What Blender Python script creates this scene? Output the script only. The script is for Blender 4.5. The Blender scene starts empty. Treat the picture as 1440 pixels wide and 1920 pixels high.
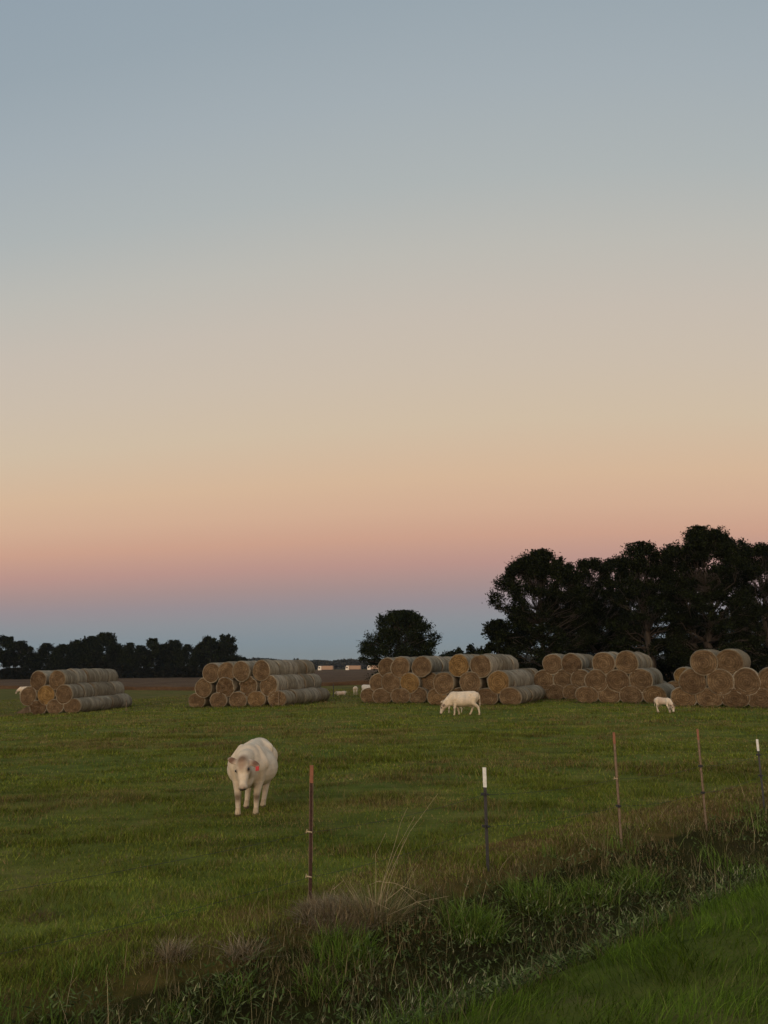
import bpy, math, random
import numpy as np
from mathutils import Vector, Matrix, Euler
PI = math.pi
R = math.radians
S = bpy.context.scene
COL = S.collection
rng = np.random.default_rng(7)
random.seed(7)

# ---------------------------------------------------------------- camera
EYE = 2.75                       # eye height above the pasture (camera stands on the road bank)
FPX = 1400.0
PITCH = R(11.7)
ROLL = R(0.6)
fwd = Vector((0, math.cos(PITCH), math.sin(PITCH)))
up0 = Vector((0, -math.sin(PITCH), math.cos(PITCH)))
rt0 = Vector((1, 0, 0))
CUP = up0 * math.cos(ROLL) + rt0 * math.sin(ROLL)
CRT = rt0 * math.cos(ROLL) - up0 * math.sin(ROLL)
cam = bpy.data.cameras.new('camera')
cam.sensor_fit = 'VERTICAL'; cam.sensor_height = 36; cam.lens = FPX / 1920 * 36
cam.clip_start = 0.1; cam.clip_end = 9000
camo = bpy.data.objects.new('camera', cam); COL.objects.link(camo)
camo.matrix_world = Matrix((
    (CRT.x, CUP.x, -fwd.x, 0), (CRT.y, CUP.y, -fwd.y, 0), (CRT.z, CUP.z, -fwd.z, EYE), (0, 0, 0, 1)))
S.camera = camo

# ---------------------------------------------------------------- render / view
S.view_settings.view_transform = 'Standard'
S.view_settings.look = 'None'
S.view_settings.gamma = 1
S.view_settings.exposure = 0.0
S.cycles.use_denoising = True
S.cycles.denoiser = 'OPENIMAGEDENOISE'
S.cycles.denoising_input_passes = 'RGB_ALBEDO_NORMAL'
S.cycles.denoising_prefilter = 'ACCURATE'
S.cycles.max_bounces = 5
S.cycles.diffuse_bounces = 3

# ---------------------------------------------------------------- sky (dusk, seen away from the sunset)
def lin(c):
    return tuple(((v / 255) / 12.92 if v <= 10 else ((v / 255 + 0.055) / 1.055) ** 2.4) for v in c)
W = bpy.data.worlds.new('World'); S.world = W; W.use_nodes = True
nt = W.node_tree; nt.nodes.clear()
def N(t, **k):
    n = nt.nodes.new(t)
    for a, b in k.items(): setattr(n, a, b)
    return n
L = nt.links.new
tc = N('ShaderNodeTexCoord'); sep = N('ShaderNodeSeparateXYZ'); L(tc.outputs['Generated'], sep.inputs[0])
# the bands of a twilight sky arch over the antisolar point, which lies to the right: flatter than lines of equal height, and higher on the right
def M_(op, a, b=None, c=None):
    m = N('ShaderNodeMath', operation=op)
    for i, v in enumerate((a, b, c)):
        if v is None: continue
        if isinstance(v, (int, float)): m.inputs[i].default_value = v
        else: L(v, m.inputs[i])
    return m.outputs[0]
hor = M_('SQRT', M_('ADD', M_('MULTIPLY', sep.outputs[1], sep.outputs[1]), M_('MULTIPLY', M_('MULTIPLY', sep.outputs[0], sep.outputs[0]), .10)))
skew = M_('ADD', M_('MULTIPLY_ADD', sep.outputs[0], -.17, 1.0), M_('MULTIPLY', M_('MULTIPLY', sep.outputs[0], sep.outputs[0]), .28))
asn_o = M_('MULTIPLY', M_('ARCTAN2', sep.outputs[2], hor), skew)
mr = N('ShaderNodeMapRange'); mr.inputs['From Min'].default_value = R(-4); mr.inputs['From Max'].default_value = R(56)
L(asn_o, mr.inputs['Value'])
def elev(v): return math.degrees(PITCH - math.atan((v - 960) / FPX))
ANTI = [(1260, (126, 134, 136)), (1235, (127, 136, 139)), (1200, (129, 141, 148)), (1165, (139, 143, 148)), (1130, (151, 141, 145)),
        (1100, (165, 142, 140)), (1060, (185, 147, 138)), (1010, (203, 160, 139)), (960, (210, 173, 147)), (900, (213, 182, 153)),
        (800, (208, 189, 165)), (700, (203, 189, 172)), (600, (198, 188, 176)), (480, (188, 186, 179)), (350, (174, 180, 180)),
        (180, (163, 173, 179)), (0, (152, 165, 174))]
def ramp(stops):
    r = N('ShaderNodeValToRGB'); r.color_ramp.interpolation = 'LINEAR'
    while len(r.color_ramp.elements) < len(stops): r.color_ramp.elements.new(0.5)
    for e, (p, c) in zip(r.color_ramp.elements, stops):
        e.position = p; e.color = (*c, 1)
    L(mr.outputs[0], r.inputs[0]); return r
ra = ramp([((elev(v) + 4) / 60, lin(c)) for v, c in ANTI] + [(1.0, lin((140, 156, 170)))])
rs = ramp([(0, (2.0, .95, .45)), (.1, (2.3, 1.3, .72)), (.22, (2.0, 1.4, .95)), (.42, (1.15, 1.0, .85)), (.75, (.5, .54, .58)), (1.0, lin((140, 156, 170)))])
az = N('ShaderNodeMapRange'); az.interpolation_type = 'SMOOTHSTEP'
az.inputs['From Min'].default_value = -0.1; az.inputs['From Max'].default_value = -0.95
L(sep.outputs[1], az.inputs['Value'])
mx = N('ShaderNodeMix', data_type='RGBA'); L(az.outputs[0], mx.inputs[0]); L(ra.outputs[0], mx.inputs[6]); L(rs.outputs[0], mx.inputs[7])
bg = N('ShaderNodeBackground'); bg.inputs[1].default_value = 1.0; L(mx.outputs[2], bg.inputs[0])
wo = N('ShaderNodeOutputWorld'); L(bg.outputs[0], wo.inputs[0])
# afterglow of the sun just below the horizon behind the camera
sl = bpy.data.lights.new('sun', 'SUN'); sl.energy = 0.9; sl.angle = R(35); sl.color = (1.0, .80, .58)
so = bpy.data.objects.new('sun', sl); COL.objects.link(so)
sd = Vector((math.sin(R(-25)) * -1, math.cos(R(-25)), -math.tan(R(16)))).normalized()   # light travels away from the viewer
so.rotation_euler = sd.to_track_quat('-Z', 'Y').to_euler()

# ---------------------------------------------------------------- helpers: tags, meshes, noise
def tag(o, label=None, cat=None, group=None, kind=None):
    if label: o['label'] = label
    if cat: o['category'] = cat
    if group: o['group'] = group
    if kind: o['kind'] = kind
    return o
def empty(name, loc=(0, 0, 0), rz=0.0):
    o = bpy.data.objects.new(name, None); COL.objects.link(o); o.location = loc; o.rotation_euler = (0, 0, rz); o.empty_display_size = .2
    return o
def mesh_np(name, V, faces, mat=None, parent=None, smooth=False, col=None, loc=None, link=True):
    """faces: list of int arrays (n,k)"""
    V = np.asarray(V, dtype=np.float32)
    me = bpy.data.meshes.new(name)
    me.vertices.add(len(V)); me.vertices.foreach_set('co', V.ravel())
    idx = np.concatenate([np.asarray(f, dtype=np.int32).ravel() for f in faces])
    sz = np.concatenate([np.full(len(f), np.asarray(f).shape[1], dtype=np.int32) for f in faces])
    st = np.concatenate([[0], np.cumsum(sz)[:-1]]).astype(np.int32)
    me.loops.add(len(idx)); me.loops.foreach_set('vertex_index', idx)
    me.polygons.add(len(sz)); me.polygons.foreach_set('loop_start', st); me.polygons.foreach_set('loop_total', sz)
    me.polygons.foreach_set('use_smooth', np.full(len(sz), smooth, dtype=bool))
    me.update(calc_edges=True)
    if col is not None:
        a = me.color_attributes.new('tint', 'FLOAT_COLOR', 'POINT')
        c = np.ones((len(V), 4), dtype=np.float32); c[:, :3] = col
        a.data.foreach_set('color', c.ravel())
    if mat: me.materials.append(mat)
    if not link: return me
    o = bpy.data.objects.new(name, me); COL.objects.link(o)
    if parent: o.parent = parent
    if loc is not None: o.location = loc
    return o
class Noise:
    def __init__(s, seed, n=256):
        s.n = n; s.g = np.random.default_rng(seed).random((n, n))
    def __call__(s, x, y, oct=3):
        r = 0; a = 1; t = 0
        for o in range(oct):
            X = np.asarray(x) * 2 ** o + 17.3 * o; Y = np.asarray(y) * 2 ** o + 5.1 * o
            xi = np.floor(X).astype(int); yi = np.floor(Y).astype(int); fx = X - xi; fy = Y - yi
            fx = fx * fx * (3 - 2 * fx); fy = fy * fy * (3 - 2 * fy); n = s.n
            g = s.g; a00 = g[xi % n, yi % n]; a10 = g[(xi + 1) % n, yi % n]; a01 = g[xi % n, (yi + 1) % n]; a11 = g[(xi + 1) % n, (yi + 1) % n]
            r = r + a * ((a00 * (1 - fx) + a10 * fx) * (1 - fy) + (a01 * (1 - fx) + a11 * fx) * fy); t += a; a *= .5
        return r / t
NA, NB, NC, ND = Noise(1), Noise(2), Noise(3), Noise(4)
def tubes(paths, sides=6):
    """paths: list of (points, radii) -> V, quads"""
    V = []; F = []; b = 0
    for pts, rad in paths:
        pts = [Vector(p) for p in pts]; n = len(pts)
        ref = Vector((.3, .9, .2))
        for i, p in enumerate(pts):
            d = (pts[min(i + 1, n - 1)] - pts[max(i - 1, 0)]).normalized()
            u = d.cross(ref);
            if u.length < .05: u = d.cross(Vector((1, 0, 0)))
            u.normalize(); w = d.cross(u)
            for k in range(sides):
                a = 2 * PI * k / sides
                V.append(p + (u * math.cos(a) + w * math.sin(a)) * rad[i])
        for i in range(n - 1):
            for k in range(sides):
                k2 = (k + 1) % sides
                F.append((b + i * sides + k, b + i * sides + k2, b + (i + 1) * sides + k2, b + (i + 1) * sides + k))
        for e, o in ((0, 1), (n - 1, 0)):
            c = len(V); V.append(pts[e])
            for k in range(sides):
                k2 = (k + 1) % sides; q = b + e * sides
                F.append((q + k2, q + k, c, c) if o else (q + k, q + k2, c, c))
        b = len(V)
    return V, F
def mesh_py(name, V, F, mat=None, parent=None, smooth=False, loc=None, link=True):
    F = [tuple(dict.fromkeys(f)) for f in F]
    me = bpy.data.meshes.new(name); me.from_pydata([tuple(v) for v in V], [], F)
    me.polygons.foreach_set('use_smooth', [smooth] * len(me.polygons)); me.update()
    if mat: me.materials.append(mat)
    if not link: return me
    o = bpy.data.objects.new(name, me); COL.objects.link(o)
    if parent: o.parent = parent
    if loc is not None: o.location = loc
    return o
def boxes(bs):
    V = []; F = []
    for (x0, x1, y0, y1, z0, z1) in bs:
        b = len(V)
        V += [(x0, y0, z0), (x1, y0, z0), (x1, y1, z0), (x0, y1, z0), (x0, y0, z1), (x1, y0, z1), (x1, y1, z1), (x0, y1, z1)]
        F += [tuple(b + i for i in f) for f in ((3, 2, 1, 0), (4, 5, 6, 7), (0, 1, 5, 4), (1, 2, 6, 5), (2, 3, 7, 6), (3, 0, 4, 7))]
    return V, F

# ---------------------------------------------------------------- terrain shape
FA = (-0.865, 9.6); FD = (.813, .583); FN = (.583, -.813)      # fence line: point, direction, normal towards the road
def fence_d(x, y): return FN[0] * (x - FA[0]) + FN[1] * (y - FA[1])
def verge_edge(x): return 4.05 - .10 * (np.asarray(x) - .5)
PROFILE = np.array([(-3, 0), (-.6, .02), (.2, .07), (.9, -.03), (1.7, -.20), (2.5, -.27), (3.2, -.05), (3.9, .40), (4.6, .60), (6, .88), (8, 1.1), (30, 1.15), (9000, 1.15)])
def ground(x, y, fine=True):
    x = np.asarray(x, dtype=float); y = np.asarray(y, dtype=float)
    w = np.clip(20 - x, 0, 56); yf = np.clip(y / 70, 0, 1) * np.clip((430 - y) / 330, 0, 1)
    z = -0.00046 * w * w * yf
    d = fence_d(x, y) - (verge_edge(x) - 4.05)
    near = np.clip((60 - np.hypot(x, y)) / 30, 0, 1)
    z = z + np.interp(d, PROFILE[:, 0], PROFILE[:, 1]) * near
    if fine:
        z = z + (NA(x * .35 + 40, y * .35 + 40, 2) - .5) * .10 * near + (NB(x * 1.7 + 9, y * 1.7 + 9, 2) - .5) * .05 * near
    return z
def ray(u, v):
    d = fwd + CRT * ((u - 720) / FPX) + CUP * ((960 - v) / FPX)
    return d
def spot(u, v):
    """the place on the terrain that the photograph shows at (u, v)"""
    d = ray(u, v); t = 1.0
    for _ in range(4000):
        p = d * t; z = EYE + p.z
        if z <= float(ground(p.x, p.y, False)): break
        t *= 1.002
    return Vector((p.x, p.y, float(ground(p.x, p.y))))
def at(u, Y, v=1280):
    d = ray(u, v); x = d.x / d.y * Y
    return Vector((x, Y, float(ground(x, Y))))
def proj(p):
    q = Vector(p) - Vector((0, 0, EYE)); c = q.dot(fwd)
    return 720 + FPX * q.dot(CRT) / c, 960 - FPX * q.dot(CUP) / c

# ---------------------------------------------------------------- materials
def mat(name, build, rough=.9, spec=.1, backfacing=False):
    m = bpy.data.materials.new(name); m.use_nodes = True
    t = m.node_tree; b = t.nodes['Principled BSDF']
    b.inputs['Roughness'].default_value = rough; b.inputs['Specular IOR Level'].default_value = spec
    build(t, b); return m
def nn(t, ty, **k):
    n = t.nodes.new(ty)
    for a, b in k.items():
        if a.startswith('i_'): n.inputs[int(a[2:]) if a[2:].isdigit() else a[2:]].default_value = b
        else: setattr(n, a, b)
    return n
def noise(t, vec, scale, detail=4, rough=.6, dist=0):
    n = nn(t, 'ShaderNodeTexNoise'); n.inputs['Scale'].default_value = scale; n.inputs['Detail'].default_value = detail
    n.inputs['Roughness'].default_value = rough; n.inputs['Distortion'].default_value = dist
    if vec is not None: t.links.new(vec, n.inputs['Vector'])
    return n.outputs['Fac']
def cramp(t, fac, stops):
    r = nn(t, 'ShaderNodeValToRGB')
    while len(r.color_ramp.elements) < len(stops): r.color_ramp.elements.new(.5)
    for e, (p, c) in zip(r.color_ramp.elements, stops): e.position = p; e.color = (*c, 1)
    t.links.new(fac, r.inputs[0]); return r.outputs[0]
def mixc(t, f, a, b, mode='MIX'):
    m = nn(t, 'ShaderNodeMix', data_type='RGBA', blend_type=mode)
    if isinstance(f, (int, float)): m.inputs[0].default_value = f
    else: t.links.new(f, m.inputs[0])
    for i, c in ((6, a), (7, b)):
        if isinstance(c, tuple): m.inputs[i].default_value = (*c, 1)
        else: t.links.new(c, m.inputs[i])
    return m.outputs[2]
def bump(t, b, h, s, dist=.02):
    n = nn(t, 'ShaderNodeBump'); n.inputs['Strength'].default_value = s; n.inputs['Distance'].default_value = dist
    t.links.new(h, n.inputs['Height']); t.links.new(n.outputs[0], b.inputs['Normal'])
def attr_mat(name, rough=.75, spec=.15, noise_scale=None, amt=.3, transl=0):
    def f(t, b):
        a = nn(t, 'ShaderNodeAttribute', attribute_name='tint'); c = a.outputs['Color']
        if noise_scale:
            g = nn(t, 'ShaderNodeTexCoord'); n = noise(t, g.outputs['Object'], noise_scale)
            k = cramp(t, n, [(.3, (1 - amt,) * 3), (.7, (1 + amt,) * 3)])
            c = mixc(t, 1.0, c, k, 'MULTIPLY')
        t.links.new(c, b.inputs['Base Color'])
        if transl: b.inputs['Subsurface Weight'].default_value = 0
    return mat(name, f, rough, spec)
M_blade = attr_mat('grass_blade', .9, .03)
M_leaf = attr_mat('tree_foliage', .95, .02)
M_hide = attr_mat('cow_hide', .85, .1, 9, .10)
def flat(name, c, rough=.6, spec=.3, metal=0, var=.25, scale=20):
    def f(t, b):
        g = nn(t, 'ShaderNodeTexCoord'); n = noise(t, g.outputs['Object'], scale)
        k = cramp(t, n, [(.3, tuple(v * (1 - var) for v in c)), (.7, tuple(min(1, v * (1 + var)) for v in c))])
        t.links.new(k, b.inputs['Base Color']); b.inputs['Metallic'].default_value = metal
    return mat(name, f, rough, spec)

def f_ground(t, b):
    g = nn(t, 'ShaderNodeTexCoord').outputs['Object']
    big = noise(t, g, .22, 4, .6); mid = noise(t, g, 1.3, 5, .65); fine = noise(t, g, 9, 5, .7)
    mp = nn(t, 'ShaderNodeMapping'); mp.inputs['Scale'].default_value = (.35, 1.5, 1); t.links.new(g, mp.inputs[0])
    st = noise(t, mp.outputs[0], .9, 5, .7)
    c1 = cramp(t, mid, [(.3, (.085, .102, .018)), (.5, (.115, .138, .025)), (.72, (.155, .145, .044))])
    c2 = cramp(t, big, [(.35, (.80, .95, .8)), (.65, (1.2, 1.05, 1.1))])
    c3 = cramp(t, st, [(.32, (.55, .6, .55)), (.5, (1, 1, 1)), (.75, (1.25, 1.2, 1.2))])
    c = mixc(t, 1.0, c1, c2, 'MULTIPLY'); c = mixc(t, 1.0, c, c3, 'MULTIPLY')
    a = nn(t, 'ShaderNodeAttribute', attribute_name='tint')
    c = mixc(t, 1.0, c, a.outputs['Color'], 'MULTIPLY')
    t.links.new(c, b.inputs['Base Color']); bump(t, b, fine, .9, .08)
M_ground = mat('pasture_soil_and_turf', f_ground, .95, .05)

def f_wrap(t, b):
    g = nn(t, 'ShaderNodeTexCoord').outputs['Object']; oi = nn(t, 'ShaderNodeObjectInfo').outputs['Random']
    ad = nn(t, 'ShaderNodeVectorMath', operation='ADD'); cb = nn(t, 'ShaderNodeCombineXYZ')
    mu = nn(t, 'ShaderNodeMath', operation='MULTIPLY'); mu.inputs[1].default_value = 37; t.links.new(oi, mu.inputs[0])
    for i in range(3): t.links.new(mu.outputs[0], cb.inputs[i])
    t.links.new(g, ad.inputs[0]); t.links.new(cb.outputs[0], ad.inputs[1]); v = ad.outputs[0]
    m1 = nn(t, 'ShaderNodeMapping'); m1.inputs['Scale'].default_value = (.6, 9, .6); t.links.new(v, m1.inputs[0])
    m2 = nn(t, 'ShaderNodeMapping'); m2.inputs['Scale'].default_value = (1.2, 2.2, .5); t.links.new(v, m2.inputs[0])
    bands = noise(t, m1.outputs[0], 1, 3, .6); blot = noise(t, m2.outputs[0], 1.5, 5, .7); fine = noise(t, v, 22, 4, .7)
    c = cramp(t, blot, [(.25, (.12, .10, .074)), (.5, (.245, .215, .165)), (.75, (.38, .345, .275))])
    k = cramp(t, bands, [(.3, (.66, .66, .66)), (.6, (1.12, 1.12, 1.1))])
    c = mixc(t, 1.0, c, k, 'MULTIPLY')
    f2 = cramp(t, fine, [(.3, (.72, .72, .72)), (.7, (1.25, 1.22, 1.18))]); c = mixc(t, 1.0, c, f2, 'MULTIPLY')
    tone = cramp(t, oi, [(0, (.72, .68, .62)), (.5, (.95, .95, .92)), (1, (1.15, 1.15, 1.15))]); c = mixc(t, 1.0, c, tone, 'MULTIPLY')
    t.links.new(c, b.inputs['Base Color']); bump(t, b, fine, .8, .04)
M_wrap = mat('weathered_hay_side', f_wrap, .95, .05)
def f_end(t, b):
    g = nn(t, 'ShaderNodeTexCoord').outputs['Object']; oi = nn(t, 'ShaderNodeObjectInfo').outputs['Random']
    m = nn(t, 'ShaderNodeMapping'); m.inputs['Scale'].default_value = (1, 0, 1); t.links.new(g, m.inputs[0])
    mu = nn(t, 'ShaderNodeMath', operation='MULTIPLY'); mu.inputs[1].default_value = 53; t.links.new(oi, mu.inputs[0])
    nz = nn(t, 'ShaderNodeTexNoise', noise_dimensions='4D'); nz.inputs['Scale'].default_value = 2.2; nz.inputs['Detail'].default_value = 5
    nz.inputs['Roughness'].default_value = .65; t.links.new(m.outputs[0], nz.inputs['Vector']); t.links.new(mu.outputs[0], nz.inputs['W'])
    ln = nn(t, 'ShaderNodeVectorMath', operation='LENGTH'); t.links.new(m.outputs[0], ln.inputs[0])
    wob = nn(t, 'ShaderNodeMath', operation='MULTIPLY_ADD'); wob.inputs[1].default_value = .35; t.links.new(nz.outputs['Fac'], wob.inputs[0]); t.links.new(ln.outputs['Value'], wob.inputs[2])
    sn = nn(t, 'ShaderNodeMath', operation='MULTIPLY'); sn.inputs[1].default_value = 46; t.links.new(wob.outputs[0], sn.inputs[0])
    si = nn(t, 'ShaderNodeMath', operation='SINE'); t.links.new(sn.outputs[0], si.inputs[0])
    ri = nn(t, 'ShaderNodeMapRange'); ri.inputs['From Min'].default_value = -1; t.links.new(si.outputs[0], ri.inputs['Value'])
    fine = noise(t, g, 16, 4, .7)
    c = cramp(t, nz.outputs['Fac'], [(.3, (.078, .052, .029)), (.5, (.138, .095, .053)), (.7, (.220, .160, .092))])
    rg = cramp(t, ri.outputs[0], [(0, (.72, .72, .72)), (1, (1.18, 1.16, 1.12))]); c = mixc(t, .8, c, rg, 'MULTIPLY')
    f2 = cramp(t, fine, [(.3, (.65, .65, .65)), (.7, (1.3, 1.3, 1.3))]); c = mixc(t, 1.0, c, f2, 'MULTIPLY')
    tone = cramp(t, oi, [(0, (.70, .66, .66)), (.3, (.88, .86, .88)), (.88, (1.0, .97, .97)), (.95, (1.15, 1.06, .88)), (1, (1.4, 1.25, .85))]); c = mixc(t, 1.0, c, tone, 'MULTIPLY')
    t.links.new(c, b.inputs['Base Color']); bump(t, b, fine, .8, .05)
M_end = mat('cut_hay_end', f_end, .95, .05)
def f_bark(t, b):
    g = nn(t, 'ShaderNodeTexCoord').outputs['Object']
    m = nn(t, 'ShaderNodeMapping'); m.inputs['Scale'].default_value = (3, 3, .6); t.links.new(g, m.inputs[0])
    n = noise(t, m.outputs[0], 2, 5, .7)
    t.links.new(cramp(t, n, [(.3, (.030, .024, .019)), (.7, (.085, .070, .056))]), b.inputs['Base Color']); bump(t, b, n, .8, .05)
M_bark = mat('tree_bark', f_bark)

# ---------------------------------------------------------------- ground sheet, one piece to the horizon
def axis(fine_lo, fine_hi, step, lo, hi, g=1.12):
    a = list(np.arange(fine_lo, fine_hi + 1e-6, step))
    s = step
    while a[-1] < hi: s *= g; a.append(a[-1] + s)
    s = step; pre = []; c = fine_lo
    while c > lo: s *= g; c -= s; pre.append(c)
    return np.array(pre[::-1] + a)
gx = axis(-12, 14, .14, -5000, 5000); gy = axis(-1, 24, .14, -300, 8000)
X, Y = np.meshgrid(gx, gy); Z = ground(X, Y)
V = np.stack([X, Y, Z], -1).reshape(-1, 3)
nx, ny = len(gx), len(gy); ii = (np.arange(ny - 1)[:, None] * nx + np.arange(nx - 1)).ravel()
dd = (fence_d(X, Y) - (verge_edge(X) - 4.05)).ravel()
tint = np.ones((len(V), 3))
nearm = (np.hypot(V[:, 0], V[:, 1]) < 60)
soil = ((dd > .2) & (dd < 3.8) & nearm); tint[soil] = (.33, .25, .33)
bro = ((dd > -.9) & (dd <= .8) & nearm); tint[bro] = (1.05, .62, .9)
far = V[:, 1] > 70
fy = np.clip((V[:, 1] - 62) / 30, 0, 1)[:, None]
tint = tint * (1 - fy * .0) 
nb = np.clip((13 - np.hypot(V[:, 0], V[:, 1])) / 5, 0, 1)[:, None]; tint *= 1 + .35 * nb * (dd < .2)[:, None]
tint[far] *= np.array((.95, .75, .95))
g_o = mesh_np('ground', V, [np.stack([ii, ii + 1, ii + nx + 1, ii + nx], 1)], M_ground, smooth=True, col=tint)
tag(g_o, kind='structure')
# brown crop field beyond the pasture
def f_crop(t, b):
    g = nn(t, 'ShaderNodeTexCoord').outputs['Object']
    m = nn(t, 'ShaderNodeMapping'); m.inputs['Scale'].default_value = (.15, .05, 1); t.links.new(g, m.inputs[0])
    n = noise(t, m.outputs[0], 1, 5, .7); f = noise(t, g, 1.5, 4, .7)
    c = cramp(t, n, [(.3, (.070, .040, .021)), (.7, (.115, .070, .037))])
    k = cramp(t, f, [(.3, (.75, .75, .75)), (.7, (1.2, 1.2, 1.2))]); c = mixc(t, 1.0, c, k, 'MULTIPLY')
    t.links.new(c, b.inputs['Base Color']); bump(t, b, f, 1, .3)
M_crop = mat('ripe_brown_crop', f_crop)
cx = np.linspace(-420, 260, 460); cy = np.concatenate([[0, 0.02], np.geomspace(.6, 480, 110)])
CX, CT = np.meshgrid(cx, cy)
CY = 130 + np.clip(-CX - 10, 0, 400) * .5 + CT
CZ = ground(CX, CY, False) + np.where(CT == 0, -.1, .62 + .30 * (NB(CX * .9, CT * .9 + 3, 3) - .5))
V = np.stack([CX, CY, CZ], -1).reshape(-1, 3); nx = len(cx); ny = len(cy)
ii = (np.arange(ny - 1)[:, None] * nx + np.arange(nx - 1)).ravel()
tag(mesh_np('brown_crop', V, [np.stack([ii, ii + 1, ii + nx + 1, ii + nx], 1)], M_crop, smooth=False),
    'low brown ripe crop filling the flat field beyond the pasture', 'crop', kind='stuff')

# ---------------------------------------------------------------- blades of grass
def blades(P, h, w, lean, az, bend, col, tipcol=None, seg=2):
    """P (N,3) roots; returns V, faces, colours"""
    n = len(P); h = np.broadcast_to(h, n); w = np.broadcast_to(w, n); lean = np.broadcast_to(lean, n); bend = np.broadcast_to(bend, n)
    dx = np.cos(az); dy = np.sin(az)
    sa = az + PI / 2 + (rng.random(n) - .5) * 1.6; sx = np.cos(sa) * w / 2; sy = np.sin(sa) * w / 2
    ts = [0, 1.0] if seg == 1 else ([0, .55, 1.0] if seg == 2 else [0, .35, .7, 1.0])
    out = []
    for i, tt in enumerate(ts):
        off = h * (lean * tt + bend * tt * tt); zz = h * tt * np.sqrt(np.clip(1 - (lean + bend * tt) ** 2 * .5, .25, 1))
        c = P + np.stack([dx * off, dy * off, zz], 1)
        k = 1 - .75 * tt
        if i == len(ts) - 1: out.append(c)
        else:
            s = np.stack([sx * k, sy * k, np.zeros(n)], 1); out += [c - s, c + s]
    V = np.stack(out, 1); m = V.shape[1]; b = np.arange(n)[:, None] * m
    F = []
    for i in range(len(ts) - 2):
        F.append(b + np.array([[2 * i, 2 * i + 1, 2 * i + 3, 2 * i + 2]]))
    q = 2 * (len(ts) - 2); F.append(b + np.array([[q, q + 1, q + 2]]))
    C = np.repeat(col[:, None, :], m, 1)
    if tipcol is not None: C[:, -1, :] = tipcol
    return V.reshape(-1, 3), F, C.reshape(-1, 3)
class Batch:
    def __init__(s): s.V = []; s.F = {}; s.C = []; s.n = 0
    def add(s, V, F, C):
        for f in F: s.F.setdefault(f.shape[1], []).append(f + s.n)
        s.V.append(V); s.C.append(C); s.n += len(V)
    def build(s, name, m, parent=None, **k):
        return mesh_np(name, np.concatenate(s.V), [np.concatenate(f) for f in s.F.values()], m, parent, col=np.concatenate(s.C), **k)
def wedge(y0, y1, n, pw=1.0, half=.60, pad=1.0):
    """random ground points inside the visible wedge, density ~ 1/y^pw"""
    u = rng.random(n)
    e = 2 - pw
    y = (y0 ** e + u * (y1 ** e - y0 ** e)) ** (1 / e) if abs(e) > 1e-3 else y0 * (y1 / y0) ** u
    x = (rng.random(n) * 2 - 1) * (half * y + pad)
    return x, y
def colmix(n, cols, w):
    c = np.array(cols)[rng.choice(len(cols), n, p=np.array(w) / sum(w))]
    return c * (0.45 + 1.1 * rng.random((n, 1)))
G1, G2, G3, BR1, BR2 = (.102, .142, .018), (.140, .172, .028), (.080, .110, .014), (.165, .148, .055), (.140, .108, .046)
def pasture_cols(x, y):
    n = len(x); dry = NA(x * .28, y * .40 + 50, 3); sp = NC(x * 1.3, y * 1.3, 2)
    g = colmix(n, [G1, G2, G3], [4, 3, 3]); b = colmix(n, [BR1, BR2], [3, 2])
    k = np.clip((dry - .50) * 4.0, 0, 1) * .60 + .12 + np.clip((sp - .62) * 3, 0, .4)
    pick = rng.random(n) < k
    out = np.where(pick[:, None], b, g) * np.array((1.32, 1.18, 1.15))
    return out * (.55 + .95 * NB(x * .8, y * 1.5, 3))[:, None]
pg = Batch()
for (y0, y1, n, h0, w0, seg) in ((5.5, 11, 240000, .052, .0065, 2), (11, 20, 240000, .055, .011, 1), (20, 36, 210000, .07, .020, 1), (36, 62, 150000, .08, .036, 1), (62, 110, 90000, .10, .07, 1)):
    x, y = wedge(y0, y1, n, .9)
    d = fence_d(x, y) - (verge_edge(x) - 4.05)
    keep = d < .35 + .4 * (rng.random(n) - .5) if y0 < 30 else d < .5
    dens = NB(x * .55 + 20, y * .8 + 3, 3)
    keep &= rng.random(n) < np.clip(.45 + (dens - .40) * 4.0, .22, 1)
    x, y, d = x[keep], y[keep], d[keep]; n = len(x)
    tuft = np.clip((NC(x * 1.6 + 5, y * 1.9, 2) - .52) * 4, 0, 1)
    big = np.clip((NA(x * .5 + 3, y * .9 + 8, 2) - .55) * 5, 0, 1)
    h = h0 * (.45 + .8 * rng.random(n)) * (1 + .9 * tuft + (.6 if y0 < 11 else 1.0) * big)
    c = pasture_cols(x, y) * (1 - .3 * tuft * (rng.random(n) < .5))[:, None] * (1 - .20 * big)[:, None] * (1.12 if y0 < 11 else 1.0)
    P = np.stack([x, y, ground(x, y) - .01], 1)
    pg.add(*blades(P, h, w0 * (.6 + .8 * rng.random(n)), .15 + .7 * rng.random(n), rng.random(n) * 2 * PI, .5 * rng.random(n), c, seg=seg))
tag(pg.build('pasture_grass', M_blade), 'short grazed green grass with dry brown patches covering the whole pasture', 'grass', kind='stuff')

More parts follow.
